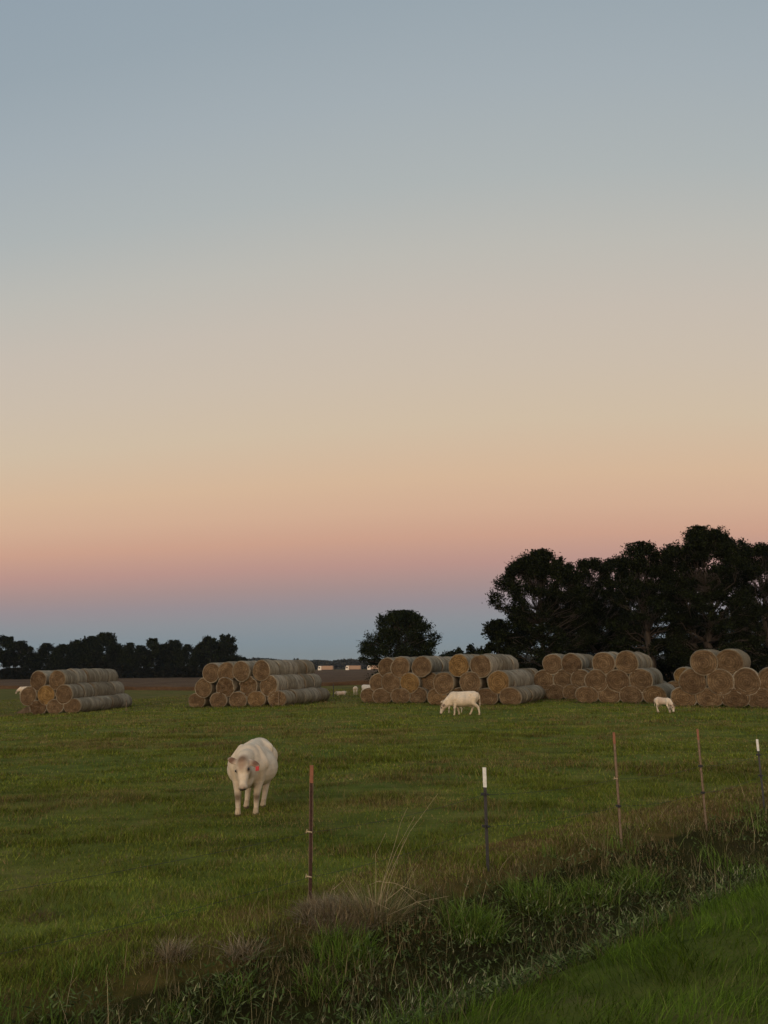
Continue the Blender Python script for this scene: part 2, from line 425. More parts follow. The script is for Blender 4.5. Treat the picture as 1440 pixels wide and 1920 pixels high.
# verge grass (mown road shoulder)
vg = Batch()
x, y = wedge(1.6, 15, 150000, 1.1, .62, .8)
d = fence_d(x, y); e = verge_edge(x) + (NC(x * 1.1, y * 1.1, 2) - .5) * .5
keep = (d > e - .05) & (rng.random(len(x)) < np.clip(.5 + (NB(x * 2.5, y * 2.5, 2) - .3) * 2, .3, 1)); x, y = x[keep], y[keep]; n = len(x)
lush = NA(x * 1.4, y * 1.4, 2)
c = colmix(n, [(.082, .132, .013), (.110, .165, .018), (.058, .097, .009), (.16, .15, .05)], [5, 4, 3, .35]) * (.7 + .6 * NC(x * .9, y * .9, 2))[:, None]
P = np.stack([x, y, ground(x, y) - .01], 1)
swirl = NB(x * .8, y * .8, 2) * 2 * PI * 2
vg.add(*blades(P, (.07 + .09 * rng.random(n)) * (.7 + .8 * lush), .0048 * (.7 + .6 * rng.random(n)), .15 + .3 * rng.random(n), swirl + rng.normal(0, .9, n), .35 + .5 * rng.random(n), c, seg=3))
tag(vg.build('verge_grass', M_blade), 'bright green mown grass on the road verge', 'grass', kind='stuff')

# ditch vegetation: dark leafy weeds, pale seed heads, dry tangles
dw = Batch()
x, y = wedge(3.5, 26, 190000, 1.1, .62, .8)
dn = fence_d(x, y) - (verge_edge(x) - 4.05); edge = (NC(x * .8, y * .8, 2) - .5) * .9
zone = (dn > .35 + edge) & (dn < 4.05 + .3 * edge)
keep = zone & (rng.random(len(x)) < np.clip(.25 + (NB(x * 1.8 + 7, y * 1.8, 2) - .36) * 3, .08, 1)); x, y, dn = x[keep], y[keep], dn[keep]; n = len(x)
kind = NA(x * 1.2 + 60, y * 1.2, 2)
c = np.where((kind > .64)[:, None], colmix(n, [(.105, .160, .026), (.070, .115, .020)], [2, 1]),
             colmix(n, [(.060, .066, .020), (.110, .094, .038), (.175, .140, .070), (.075, .095, .026)], [2.5, 3, 3.0, 1.6]))
c *= np.where(y > 11, 1.25, 1.0)[:, None]
P = np.stack([x, y, ground(x, y) - .02], 1)
dw.add(*blades(P, (.08 + .20 * rng.random(n) ** 1.6) * (.6 + .8 * kind), .009 * (.5 + rng.random(n)), .35 * rng.random(n), rng.random(n) * 2 * PI, .8 * rng.random(n), c, seg=2))
# broad little leaves
n = 60000
x, y = wedge(3.5, 20, n, 1.1, .62, .8); dn = fence_d(x, y) - (verge_edge(x) - 4.05)
keep = (dn > .7) & (dn < 4.0) & (NC(x * 1.5, y * 1.5 + 30, 2) > .43); x, y = x[keep], y[keep]; n = len(x)
P = np.stack([x, y, ground(x, y) + .03 + .2 * rng.random(n) * NA(x * 2, y * 2, 2)], 1)
dw.add(*blades(P, .035 + .04 * rng.random(n), .024, .9, rng.random(n) * 2 * PI, .4, colmix(n, [(.075, .105, .026), (.130, .150, .055), (.045, .055, .018)], [3, 2, 2]), seg=2))
tag(dw.build('ditch_weeds', M_blade), 'dark tangled low weeds growing along the roadside ditch', 'weeds', kind='stuff')
# pale seed heads on thin stalks
sh = Batch(); n = 42000
x, y = wedge(3.6, 24, n, 1.15, .62, .8); dn = fence_d(x, y) - (verge_edge(x) - 4.05)
cl = NB(x * 1.1 + 31, y * 1.1, 2)
keep = (dn > 1.2 + NC(x * .9, y * .9, 2)) & (dn < 3.2 + 1.1 * NA(x * 1.5, y * 1.5, 2)) & (cl > .44) & (rng.random(n) < (.12 + .5 * np.clip((cl - .47) * 8, 0, 1)) * np.clip((4.2 - dn) * 1.2, .15, 1)); x, y, dn = x[keep], y[keep], dn[keep]; n = len(x)
hh = .14 + .20 * rng.random(n); az_ = rng.normal(.6, 1.0, n); ln_ = .15 + .3 * rng.random(n)
g0 = ground(x, y)
P = np.stack([x, y, g0], 1)
sh.add(*blades(P, hh, .0035, ln_, az_, .25, colmix(n, [(.08, .075, .04), (.06, .07, .03)], [1, 1]), seg=1))
T = P + np.stack([np.cos(az_) * hh * (ln_ + .25) * .93, np.sin(az_) * hh * (ln_ + .25) * .93, hh * .88], 1)
T -= np.stack([np.cos(az_) * .02, np.sin(az_) * .02, np.full(n, .02)], 1)
pale = colmix(n, [(.36, .32, .19), (.26, .24, .12), (.19, .17, .09), (.14, .155, .06)], [1.0, 3, 3, 3])
sh.add(*blades(T, .035 + .035 * rng.random(n), (.006 + .006 * rng.random(n)), .35, az_ + rng.normal(0, .3, n), .6, pale, seg=2))
tag(sh.build('seed_head_grass', M_blade), 'pale seed heads of grass nodding among the dark ditch weeds', 'grass', kind='stuff')
# dry brown tangle along the fence line
dt = Batch(); n = 230000
x, y = wedge(5, 30, n, 1.0, .62, .8); dn = fence_d(x, y) - (verge_edge(x) - 4.05)
patch = NA(x * .9 + 12, y * .9 + 2, 3)
keep = (dn > -.85 + 1.3 * (.5 - patch)) & (dn < 1.35 + (patch - .5) * 2.6) & (patch > .33) & (rng.random(n) < np.where(x < -1.6, .55, 1.0)); x, y, dn, patch = x[keep], y[keep], dn[keep], patch[keep]; n = len(x)
c = colmix(n, [(.210, .146, .066), (.145, .090, .042), (.31, .23, .125), (.100, .115, .026)], [4, 4, 2, 2])
mound = .16 * np.exp(-(((x - .0) / .7) ** 2 + ((y - 8.9) / .45) ** 2)) + .08 * np.exp(-((dn - .3) / .5) ** 2) * (x > -.9)
P = np.stack([x, y, ground(x, y) - .01 + mound * rng.random(n)], 1)
dt.add(*blades(P, (.04 + .12 * rng.random(n) ** 1.4) * np.where(dn < .45, .62, 1.0), .0045 * (.6 + .8 * rng.random(n)) * np.clip(y / 9, 1, 2), .5 * rng.random(n), rng.random(n) * 2 * PI, 1.0 * rng.random(n), c, seg=2))
tag(dt.build('dry_grass', M_blade), 'matted reddish brown dead grass lying under the fence line', 'dry grass', kind='stuff')

# separate clumps
def clump(name, label, cat, loc, n, h, w, spread, cols, wts, lean=.3, bend=.5, group=None, seg=3, jitter=.5):
    r = np.sqrt(rng.random(n)) * spread; a = rng.random(n) * 2 * PI
    x = np.cos(a) * r; y = np.sin(a) * r
    P = np.stack([x, y, ground(x + loc[0], y + loc[1]) - loc[2] - .02], 1)
    b = Batch(); hh = h * (.45 + .6 * rng.random(n))
    b.add(*blades(P, hh, w * (.6 + .8 * rng.random(n)), lean * (r / spread) * (.5 + rng.random(n)), a + rng.normal(0, jitter, n) + (rng.random() - .5), bend * rng.random(n) ** .7, colmix(n, cols, wts), seg=seg))
    o = b.build(name, M_blade, loc=loc); tag(o, label, cat, group); return o
GR = [(.058, .098, .018), (.078, .118, .028), (.040, .066, .014)]
for (u, v, n, h, s, lab) in (
        (650, 1790, 1100, .30, .26, 'broad bright green grass clump below the tall dry stalks in the ditch'),
        (890, 1745, 1300, .36, .27, 'bright green grass clump in the ditch right of the tall dry stalks'),
        (600, 1850, 500, .22, .18, 'low green grass clump at the ditch bottom near the lower edge'),
        (1010, 1700, 1000, .36, .30, 'green grass clump in the ditch just right of the first white-topped post'),
        (440, 1862, 260, .18, .14, 'small green grass clump in the dark ditch left of centre'),
        (1110, 1690, 700, .34, .26, 'green grass clump below the leaning rusty post with the dark insulator'),
        (1200, 1665, 600, .36, .26, 'yellowish green grass clump in the ditch among pale seed heads'),
        (330, 1905, 240, .18, .13, 'green grass clump at the lower left of the ditch')):
    p = spot(u, v); clump('grass_clump', lab, 'grass clump', p, int(n * .6), h * .9, .008, s * 1.3, [(.110, .175, .022), (.135, .195, .034), (.070, .115, .015), (.20, .18, .07)], [3, 3, 2, .6], .45, .9, 'green grass clumps in the ditch', jitter=1.5)
DRY = [(.38, .30, .16), (.27, .20, .10), (.13, .15, .05)]
p = spot(705, 1725)
# tall pale stalks: bundle leaning right with bent ones
b = Batch(); n = 900
a = rng.random(n) * 2 * PI; rr = .27 * np.sqrt(rng.random(n)); x = np.cos(a) * rr; y = np.sin(a) * rr * .7
P = np.stack([x, y, ground(x + p.x, y + p.y) - p.z - .02], 1)
b.add(*blades(P, .16 + .44 * rng.random(n) ** 2.0, .0045, .2 + .5 * rng.random(n), a, .9 * rng.random(n), colmix(n, DRY, [1, 2, 2]), seg=3))
o = b.build('dry_stalk_clump', M_blade, loc=p)
tag(o, 'tall clump of straw-coloured dry stalks rising from the ditch edge', 'dry grass clump')
paths = []
def stalk(pts, r0=.0035): paths.append(([Vector(q) for q in pts], list(np.linspace(r0, r0 * .45, len(pts)))))
def hp(u, v, dy=0.0):          # a point above the clump at its own distance
    d = ray(u, v); t = (p.y + dy) / d.y; return Vector((d.x * t, d.y * t, EYE + d.z * t)) - p
for pts, dy in (([(712, 1725), (716, 1660), (745, 1590), (778, 1530)], 0), ([(700, 1722), (730, 1640), (768, 1560), (821, 1488)], .1), ([(704, 1700), (705, 1640), (704, 1602), (723, 1562)], -.05),
                ([(708, 1700), (722, 1640), (738, 1590), (752, 1540), (764, 1514)], .05), ([(720, 1720), (728, 1660), (742, 1620), (760, 1570)], .12),
                ([(704, 1652), (740, 1656), (801, 1679)], -.1), ([(722, 1690), (760, 1660), (785, 1620)], 0), ([(730, 1705), (700, 1690), (684, 1680)], -.1),
                ([(750, 1662), (780, 1690), (806, 1704)], .1), ([(728, 1716), (780, 1692), (842, 1680)], -.1), ([(712, 1745), (700, 1700), (690, 1660), (716, 1650)], -.15),
                ([(898, 1716), (906, 1680), (914, 1648)], .5), ([(862, 1720), (872, 1670), (880, 1646)], .3), ([(624, 1668), (645, 1650)], .2)):
    stalk([hp(u, v, dy) for u, v in pts], .0028)
Vv, Ff = tubes(paths, 4)
o2 = mesh_py('stalk', Vv, Ff, flat('dry_straw', (.42, .33, .19), .8), o)
for (u, v, n, h, s, lab) in ((635, 1722, 3200, .25, .42, 'pinkish brown heap of dead grass at the foot of the first rusty post'),
                          (325, 1790, 260, .24, .12, 'rust brown dead weed tuft in the grass left of the ditch'),
                          (455, 1790, 260, .26, .15, 'brown and yellow dry grass tuft left of the pinkish dead heap')):
    q = spot(u, v); clump('dead_grass_tuft', lab, 'dry grass', q, n, h, .006, s, [(.24, .180, .105), (.16, .118, .066), (.34, .27, .17)], [4, 3, 1.5], .6, 1.0, 'dead grass tufts', jitter=1.5)
q = spot(75, 1725); clump('dead_grass_tuft', 'flat reddish brown dead grass tuft in the pasture near the left edge', 'dry grass', q, 300, .12, .006, .22, [(.15, .098, .05), (.10, .066, .035)], [1, 1], .7, 1, 'dead grass tufts', jitter=1.2)
q = spot(760, 1690); clump('weed_stem', 'single thin green weed stem with side leaves behind the dry stalks', 'weed', q, 18, .75, .006, .03, [(.05, .06, .03)], [1], .1, .15)

b = Batch(); n = 420
x, y = wedge(5, 18, n * 4, 1.0, .6, .6); dn = fence_d(x, y) - (verge_edge(x) - 4.05); kk = (dn > .0) & (dn < 3.2); x, y = x[kk][:n], y[kk][:n]; n = len(x)
P = np.stack([x, y, ground(x, y)], 1)
b.add(*blades(P, .25 + .35 * rng.random(n), .0042 * np.clip(y / 8, 1, 2), .1 + .5 * rng.random(n), rng.normal(.4, 1.4, n), .5 * rng.random(n), colmix(n, [(.36, .28, .15), (.24, .19, .09), (.14, .17, .05)], [2, 2, 2]), seg=3))
tag(b.build('loose_stems', M_blade), 'scattered thin straw-coloured stems sticking up along the ditch bank', 'dry stems', kind='stuff')

# ---------------------------------------------------------------- fence posts and wires
M_rust = flat('rusty_steel', (.060, .032, .022), .75, .3, .2, .35, 14)
M_pale = flat('worn_tan_steel', (.20, .145, .095), .75, .3, .1, .4, 18)
M_dark = flat('dark_painted_steel', (.040, .038, .038), .55, .4, 0, .25, 10)
M_orange = flat('orange_red_paint', (.25, .105, .058), .6, .3, 0, .2, 20)
M_white = flat('white_paint', (.72, .72, .66), .6, .3, 0, .12, 30)
M_black = flat('black_plastic', (.018, .018, .020), .5, .4)
M_clip = flat('yellowed_plastic', (.42, .33, .20), .6, .3)
def tpost(u, v, vtop, top, shaft, edge, ins, label, top_px, kk=1.0):
    p = spot(u, v)
    def zof(vv, uu=None):
        d = ray(u, vv); return EYE + d.z / d.y * p.y - p.z
    H = zof(vtop); zt = zof(vtop + top_px)
    r = empty('fence_post', p, R(-28))
    def prof(z0, z1, m, name, k=1.0, studs=False):
        bs = [(-.022 * k, .022 * k, -.003, .003, z0, z1), (-.004 * k, .004 * k, .0032, .030 * k, z0 + .001, z1 - .001)]
        if studs:
            z = z0 + .06
            while z < z1 - .03: bs.append((-.006, .006, -.012, -.0032, z, z + .022)); z += .055
        Vv, Ff = boxes(bs)
        return mesh_py(name, Vv, Ff, m, r)
    prof(-.25, zt, shaft, 'shaft', 1, True)
    if edge:
        Vv, Ff = boxes([(-.0275, -.0222, -.0045, .0045, -.2, zt - .002), (.0222, .0255, -.0045, .0045, .45, zt - .004)]); mesh_py('pale_edge', Vv, Ff, edge, r)
    prof(zt, H, top, 'painted_top', 1.18)
    for vv, kindm in ins:
        z = zof(vv)
        if kindm == 'dark':
            Vv, Ff = tubes([([(-.045, -.012, z), (.05, -.012, z)], [.014, .014]), ([(-.0, -.03, z - .022), (0, -.03, z + .022)], [.018, .018]), ([(-.048, -.012, z - .014), (-.048, -.012, z + .016)], [.012, .012])], 8)
            mesh_py('insulator', Vv, Ff, M_black, r)
        else:
            Vv, Ff = tubes([([(-.06, -.012, z + .005), (.02, -.012, z)], [.008, .010]), ([(-.06, -.014, z - .015), (-.045, -.02, z + .03)], [.007, .007])], 8)
            mesh_py('wire_clip', Vv, Ff, M_clip, r)
    r.scale = (kk, kk, 1)
    tag(r, label, 'fence post', 'steel posts of the roadside fence')
    return p, zof
posts = [
    tpost(582, 1694, 1435, M_orange, M_rust, M_pale, [(1560, 'c'), (1644, 'c')], 'rusty steel fence post with orange-red top and two pale wire clips, nearest the cow', 33),
    tpost(915, 1634, 1439, M_white, M_dark, None, [(1489, 'dark'), (1549, 'dark')], 'dark steel fence post with white top and two black insulators, behind the reddish dead grass', 37),
    tpost(1166, 1592, 1373, M_orange, M_pale, M_rust, [(1460, 'c'), (1511, 'dark')], 'leaning rusty fence post with orange top, one thick dark insulator and one pale clip', 22, .75),
    tpost(1325, 1556, 1367, M_orange, M_pale, M_rust, [(1436, 'dark'), (1486, 'dark')], 'thin tan rusty fence post with orange top and two small dark insulators', 20, .72),
    tpost(1434, 1522, 1386, M_white, M_dark, None, [(1415, 'dark'), (1454, 'dark')], 'dark fence post with white top at the right edge of the photo', 22, .8)]
iv = [(1560, 1644), (1489, 1549), (1460, 1511), (1436, 1486), (1415, 1454)]
M_wire = flat('dull_wire', (.035, .035, .032), .6, .3)
for k in (0, 1):
    pts = []
    left = posts[0][0] - (Vector((.813, .583, 0)) * 4.6); zl = .72 if k == 0 else .16
    pts.append(Vector((left.x, left.y, float(ground(left.x, left.y)) + zl)))
    for (p_, zf), v_ in zip(posts, iv): pts.append(p_ + Vector((-.01, -.03, zf(v_[k]))))
    rt_ = posts[-1][0] + Vector((.813, .583, 0)) * 4; pts.append(Vector((rt_.x, rt_.y, .95 - .47 * k)))
    full = []
    for a_, b_ in zip(pts, pts[1:]):
        for s in range(8):
            t_ = s / 8; q = a_.lerp(b_, t_); q.z -= .05 * 4 * t_ * (1 - t_); full.append(q)
    full.append(pts[-1]); Vv, Ff = tubes([(full, [.0022] * len(full))], 5)
    tag(mesh_py('fence_wire', Vv, Ff, M_wire), ('upper' if k == 0 else 'lower') + ' thin dark fence wire strung between the steel posts', 'wire', 'fence wires')
# thin posts of the far fence in front of and between the stacks
for (u, v, vt, m_, r_, lab) in ((1173, 1317, 1283, M_pale, .035, 'thin pale post standing before the stack behind the calf'),
                               (522, 1325, 1293, M_pale, .03, 'thin pale post before the right end of the second stack'),
                               (236, 1334, 1312, M_pale, .03, 'thin pale short post before the right end of the far left stack'),
                               (625, 1307, 1282, M_dark, .05, 'thin dark post in the gap right of the second stack')):
    p_ = spot(u, v); d = ray(u, vt); h = EYE + d.z / d.y * p_.y - p_.z
    r0 = empty('field_post', p_)
    Vv, Ff = tubes([([(0, 0, -.3), (0.01, 0, h * .5), (0, 0, h)], [r_, r_ * .95, r_ * .9])], 8); mesh_py('shaft', Vv, Ff, m_, r0)
    Vv, Ff = tubes([([(-.05, -r_ - .01, h * .85), (.05, -r_ - .01, h * .85)], [.015, .015])], 6); mesh_py('insulator', Vv, Ff, M_black, r0)
    tag(r0, lab, 'fence post', 'thin posts by the hay stacks')

# ---------------------------------------------------------------- hay bales
BD = 1.6; BL = 1.38
def bale_meshes(seed, ragged=0.0, squash=0.0):
    rr = np.random.default_rng(seed); K, J = 48, 12
    nz = Noise(seed + 50, 64)
    th = np.arange(K) / K * 2 * PI
    def rad(a, t):
        ca, sa = np.cos(a), np.sin(a)
        r = BD / 2 * .985 * (1 + .022 * np.sin(2 * a + seed * 1.3) + .018 * np.sin(3 * a + seed) + .05 * (nz(ca * 2 + 9 + seed, sa * 2 + 9 + t * 2, 2) - .5) + (.06 + .25 * ragged) * (nz(ca * 5 + 20, sa * 5 + 9 + t * 6, 2) - .5))
        return r * (1 - .035 * (abs(2 * t - 1) ** 6))
    def squ(V):
        z = V[:, 2]; low = z < -BD / 2 * .86; V[low, 2] = z[low] * (1 - squash) + squash * (-BD / 2 * .86)
        V[:, 0] *= 1 + .5 * squash * .06; return V
    ys = np.linspace(-BL / 2, BL / 2, J); V = []
    for j, yv in enumerate(ys):
        r = rad(th, j / (J - 1)); V.append(np.stack([np.cos(th) * r, np.full(K, yv), np.sin(th) * r], 1))
    def rim(yv, jj, f):
        r = rad(th, jj) * f; return np.stack([np.cos(th) * r, np.full(K, yv), np.sin(th) * r], 1)
    V = [rim(-BL / 2 + .03, 0, .92), rim(-BL / 2 - .018, 0, .955), rim(-BL / 2 - .012, 0, .985)] + V + [rim(BL / 2 + .012, 1, .985), rim(BL / 2 + .018, 1, .955), rim(BL / 2 - .03, 1, .92)]
    J2 = J + 6
    V = squ(np.concatenate(V)); k = np.arange(K); k2 = (k + 1) % K
    F = np.concatenate([np.stack([j * K + k, j * K + k2, (j + 1) * K + k2, (j + 1) * K + k], 1) for j in range(J2 - 1)])
    side = mesh_np('hay_side', V, [F], M_wrap, smooth=True, link=False)
    # frayed straw on side as a few strands
    ends = []
    for sgn, jj in ((-1, 0), (1, J - 1)):
        fr = [1.0, .96, .86, .72, .58, .44, .3, .16, .05]; V = []
        base = rad(th, jj / (J - 1)) * .962
        for i, f in enumerate(fr):
            dep = (.0 if i == 0 else .03 + .035 * np.sin(i * 2.3 + th * 1.0 + seed)) + (0 if i == 0 else (.10 + .3 * ragged) * (nz(np.cos(th) * f * 4 + 30, np.sin(th) * f * 4 + 11, 3) - .5))
            V.append(np.stack([np.cos(th) * base * f, np.full(K, sgn * BL / 2) + sgn * (dep - .012), np.sin(th) * base * f], 1))
        V = squ(np.concatenate(V)); n0 = len(V); V = np.concatenate([V, [[0, sgn * (BL / 2 + .02), 0]]])
        F = np.concatenate([np.stack([i * K + k, i * K + k2, (i + 1) * K + k2, (i + 1) * K + k], 1) for i in range(len(fr) - 1)])
        T = np.stack([(len(fr) - 1) * K + k, (len(fr) - 1) * K + k2, np.full(K, n0)], 1)
        if sgn > 0: F = F[:, ::-1]; T = T[:, ::-1]
        ends.append(mesh_np('hay_end', V, [F, T], M_end, smooth=True, link=False))
    return side, ends[0], ends[1]
BMS = [bale_meshes(i, 0, .35 if i % 2 else 0) for i in range(5)] + [bale_meshes(11, 1.0, .7), bale_meshes(12, .7, .8)]
ORD = ['first', 'second', 'third', 'fourth', 'fifth', 'sixth', 'seventh', 'eighth']
TIER = ['bottom', 'middle', 'top']
def bale(p, az, var, label, group, scale=1.0, roll=0.0, tilt=0.0):
    r = empty('hay_bale', p); r.rotation_euler = Euler((tilt, roll, -az), 'ZXY') if False else Euler((tilt, roll, -az), 'XYZ')
    if scale != 1.0: r.scale = (scale,) * 3
    s, e0, e1 = BMS[var]
    for nm, me in (('hay_side', s), ('hay_end', e0), ('hay_end', e1)):
        c = bpy.data.objects.new(nm, me); COL.objects.link(c); c.parent = r
    tag(r, label, 'hay bale', group); return r
FEET = []
def stack(sname, az_deg, u0, Y0, tiers, depth, ragged=(), extra=None, scale=1.09, mid_depth=None):
    """tiers: lists of column positions (photo columns of the front ends), bottom first"""
    az = R(az_deg); ax = Vector((math.sin(az), math.cos(az), 0)); rr_ = Vector((math.cos(az), -math.sin(az), 0))
    p0 = at(u0, Y0); D = BD * scale
    allt = []
    for ti, cols in enumerate(tiers):
        row = []
        for ci, cdef in enumerate(cols):
            u, push = cdef if isinstance(cdef, tuple) else (cdef, 0)
            d = ray(u, 1290); k = d.x / d.y
            q0 = p0 + ax * push
            t = (k * q0.y - q0.x) / (rr_.x - k * rr_.y); q = q0 + rr_ * t
            row.append(q)
            last = ci == len(cols) - 1; nrow = depth[ti] if isinstance(depth, (list, tuple)) else depth
            for kk in range(nrow):
                if kk > 1 and not (last or ti == len(tiers) - 1 or (ci == 0 and kk < 3)): continue
                if kk == 1 and not (last or ti == len(tiers) - 1 or ci == 0): continue
                c = q + ax * (kk * (BL * scale + .03) + random.uniform(-.04, .05) + (BL / 2 if 0 else 0))
                c += rr_ * random.uniform(-.05, .05) * (kk > 0)
                z = float(ground(c.x, c.y, False)) + D * (.33, .91, 1.61)[ti] + random.uniform(-.02, .03) * (ti > 0)
                var = random.randrange(5)
                if (ti, ci) in ragged and kk == 0: var = 5 + (ci % 2)
                elif ti == 0 and var % 2 == 0: var = (var + 1) % 5
                where = f'{ORD[ci]} from left' if len(cols) > 1 else 'on its own'
                row_ = ['front row', 'second row', 'third row', 'fourth row', 'fifth row', 'sixth row', 'seventh row'][kk]
                bb = bale((c.x, c.y, z), az + R(random.uniform(-2.5, 2.5)), var, f'hay bale, {TIER[ti]} tier of the {sname}, {where}, {row_}', f'round bales of the {sname}',
                     scale, 0 if ti == 0 else R(random.uniform(-180, 180)), R(random.uniform(-1.5, 1.5)))
                if ti == 0: bb.scale.z *= .80; FEET.append((c.x, c.y, az, D))
    return p0
Y1 = 71
stack('far left stack', 14, 148, 70, [[(86, .2), (117, .1), (148, 0)], [(66, .3), (97.5, .15), 132], [(82, .3), 117]], [5, 5, 5], ragged={(0, 0)}, scale=1.17)
stack('second stack', 22, 529, 63.5, [[(379, 1.0), (420, .2), 455, 490, 529], [(391, .8), (431, .2), (475, .2), 513], [(404, .5), (433, .5), 461, 499]], [5, 5, 5], ragged={(1, 1), (1, 2)}, scale=1.13)
stack('third stack', 22, 757, 62, [[(700, 1.5), 722, 757, 789], [(717, .5), 739, 775, (812, .5)], [(733, .4), 757, 796]], [3, 3, 6])
stack('fourth stack', 24, 961, 55.5, [[826, (868, .3), 917, 961], [838, 888, 939], [(867, .2), 909]], [5, 5, 5])
stack('fifth stack', 24, 1044, 62.5, [[(1015, .3), 1044, 1076], [1023, 1060, 1093], [1041, 1077]], [3, 3, 5])
stack('sixth stack', 25, 1184, 55.5, [[1103, 1143, 1184, 1229], [1122, 1162, 1205], [1138, 1181]], [5, 5, 6])
stack('seventh stack', 29, 1376, 49, [[1283, 1331, 1378, 1425, 1474], [1302, 1353, 1402, 1450], [(1327, -.1), 1374]], [4, 5, 5])
stack('low stack behind the fourth', 30, 990, 75, [[960, 992, 1020], [940, 975]], [2, 3])
stack('low stack behind the seventh', 28, 1262, 70, [[1232, 1268, 1300], [1285]], [2, 2])

fb = Batch()
for fx_, fy_, az_0, D_ in FEET:
    n = 420; lx = (rng.random(n) - .5) * D_ * 1.25; ly = np.where(rng.random(n) < .65, -BL / 2 - .05 - np.abs(rng.normal(0, .16, n)), (rng.random(n) - .5) * BL)
    lx = np.where(ly > -BL / 2, np.sign(lx) * (D_ * .42 + np.abs(rng.normal(0, .12, n))), lx)
    x = fx_ + lx * math.cos(az_0) + ly * math.sin(az_0); y = fy_ - lx * math.sin(az_0) + ly * math.cos(az_0)
    P = np.stack([x, y, ground(x, y, False)], 1); st_ = rng.random(n) < .5
    c = np.where(st_[:, None], colmix(n, [(.20, .145, .085), (.13, .09, .05)], [1, 1]), colmix(n, [(.075, .105, .018), (.11, .12, .035)], [2, 1]))
    fb.add(*blades(P, np.where(st_, .10, .20) * (.5 + rng.random(n)), .035, .2 + .6 * rng.random(n), rng.random(n) * 2 * PI, .5, c, seg=1))
tag(fb.build('rank_grass', M_blade), 'fallen straw and taller uncut grass round the foot of the bale stacks', 'grass', kind='stuff')

# loose hay fallen in front of the first stack
def heap(u, v, rx, ry, h, label):
    q = spot(u, v); K, J = 40, 12; V = []; th = np.arange(K) / K * 2 * PI; nz = Noise(int(u), 64)
    for j in range(J):
        t = j / (J - 1); r = (1 - t)
        x = np.cos(th) * rx * r; y = np.sin(th) * ry * r
        z = h * (1 - r ** 1.8) * (.7 + .6 * nz(x * 1.5 + 9, y * 1.5 + 9, 2)) + (nz(x * 6 + 9, y * 6 + 9, 2) - .5) * .14 * (t > 0) - .05
        V.append(np.stack([x, y, z], 1))
    V = np.concatenate(V); k = np.arange(K); k2 = (k + 1) % K
    F = np.concatenate([np.stack([j * K + k, j * K + k2, (j + 1) * K + k2, (j + 1) * K + k], 1) for j in range(J - 1)])
    tag(mesh_np('hay_heap', V, [F], M_end, smooth=False, loc=q), label, 'hay heap')
heap(66, 1336, 1.9, 1.1, .75, 'slumped heap of loose brown hay at the left foot of the far left stack')
heap(96, 1335, 1.5, .9, .75, 'loose brown hay heap against the middle of the far left stack')

# ---------------------------------------------------------------- cattle
M_hoof = flat('hoof_horn', (.10, .08, .06), .7, .2)
M_eye = flat('dark_eye', (.012, .010, .009), .15, .6)
M_tag = flat('red_ear_tag', (.42, .022, .020), .5, .4, 0, .1)
def ell(c, r, rot=None, seg=20, ring=12):
    V = []; F = []
    for j in range(ring + 1):
        ph = PI * j / ring
        for k in range(seg):
            a = 2 * PI * k / seg; v = Vector((math.sin(ph) * math.cos(a) * r[0], math.sin(ph) * math.sin(a) * r[1], math.cos(ph) * r[2]))
            if rot is not None: v = rot @ v
            V.append(v + Vector(c))
    for j in range(ring):
        for k in range(seg):
            k2 = (k + 1) % seg; F.append((j * seg + k, (j + 1) * seg + k, (j + 1) * seg + k2, j * seg + k2))
    return V, F
def limb(pts, rads):
    """chain of overlapping closed pieces"""
    out = []
    for i in range(len(pts) - 1):
        a = Vector(pts[i]); b = Vector(pts[i + 1]); n = max(2, int((b - a).length / (.35 * min(rads[i], rads[i + 1])))); n = min(n, 14)
        for s in range(n + (1 if i == len(pts) - 2 else 0)):
            t = s / n; r = rads[i] * (1 - t) + rads[i + 1] * t
            out.append(ell(a.lerp(b, t), (r, r, r), None, 12, 8))
    return out
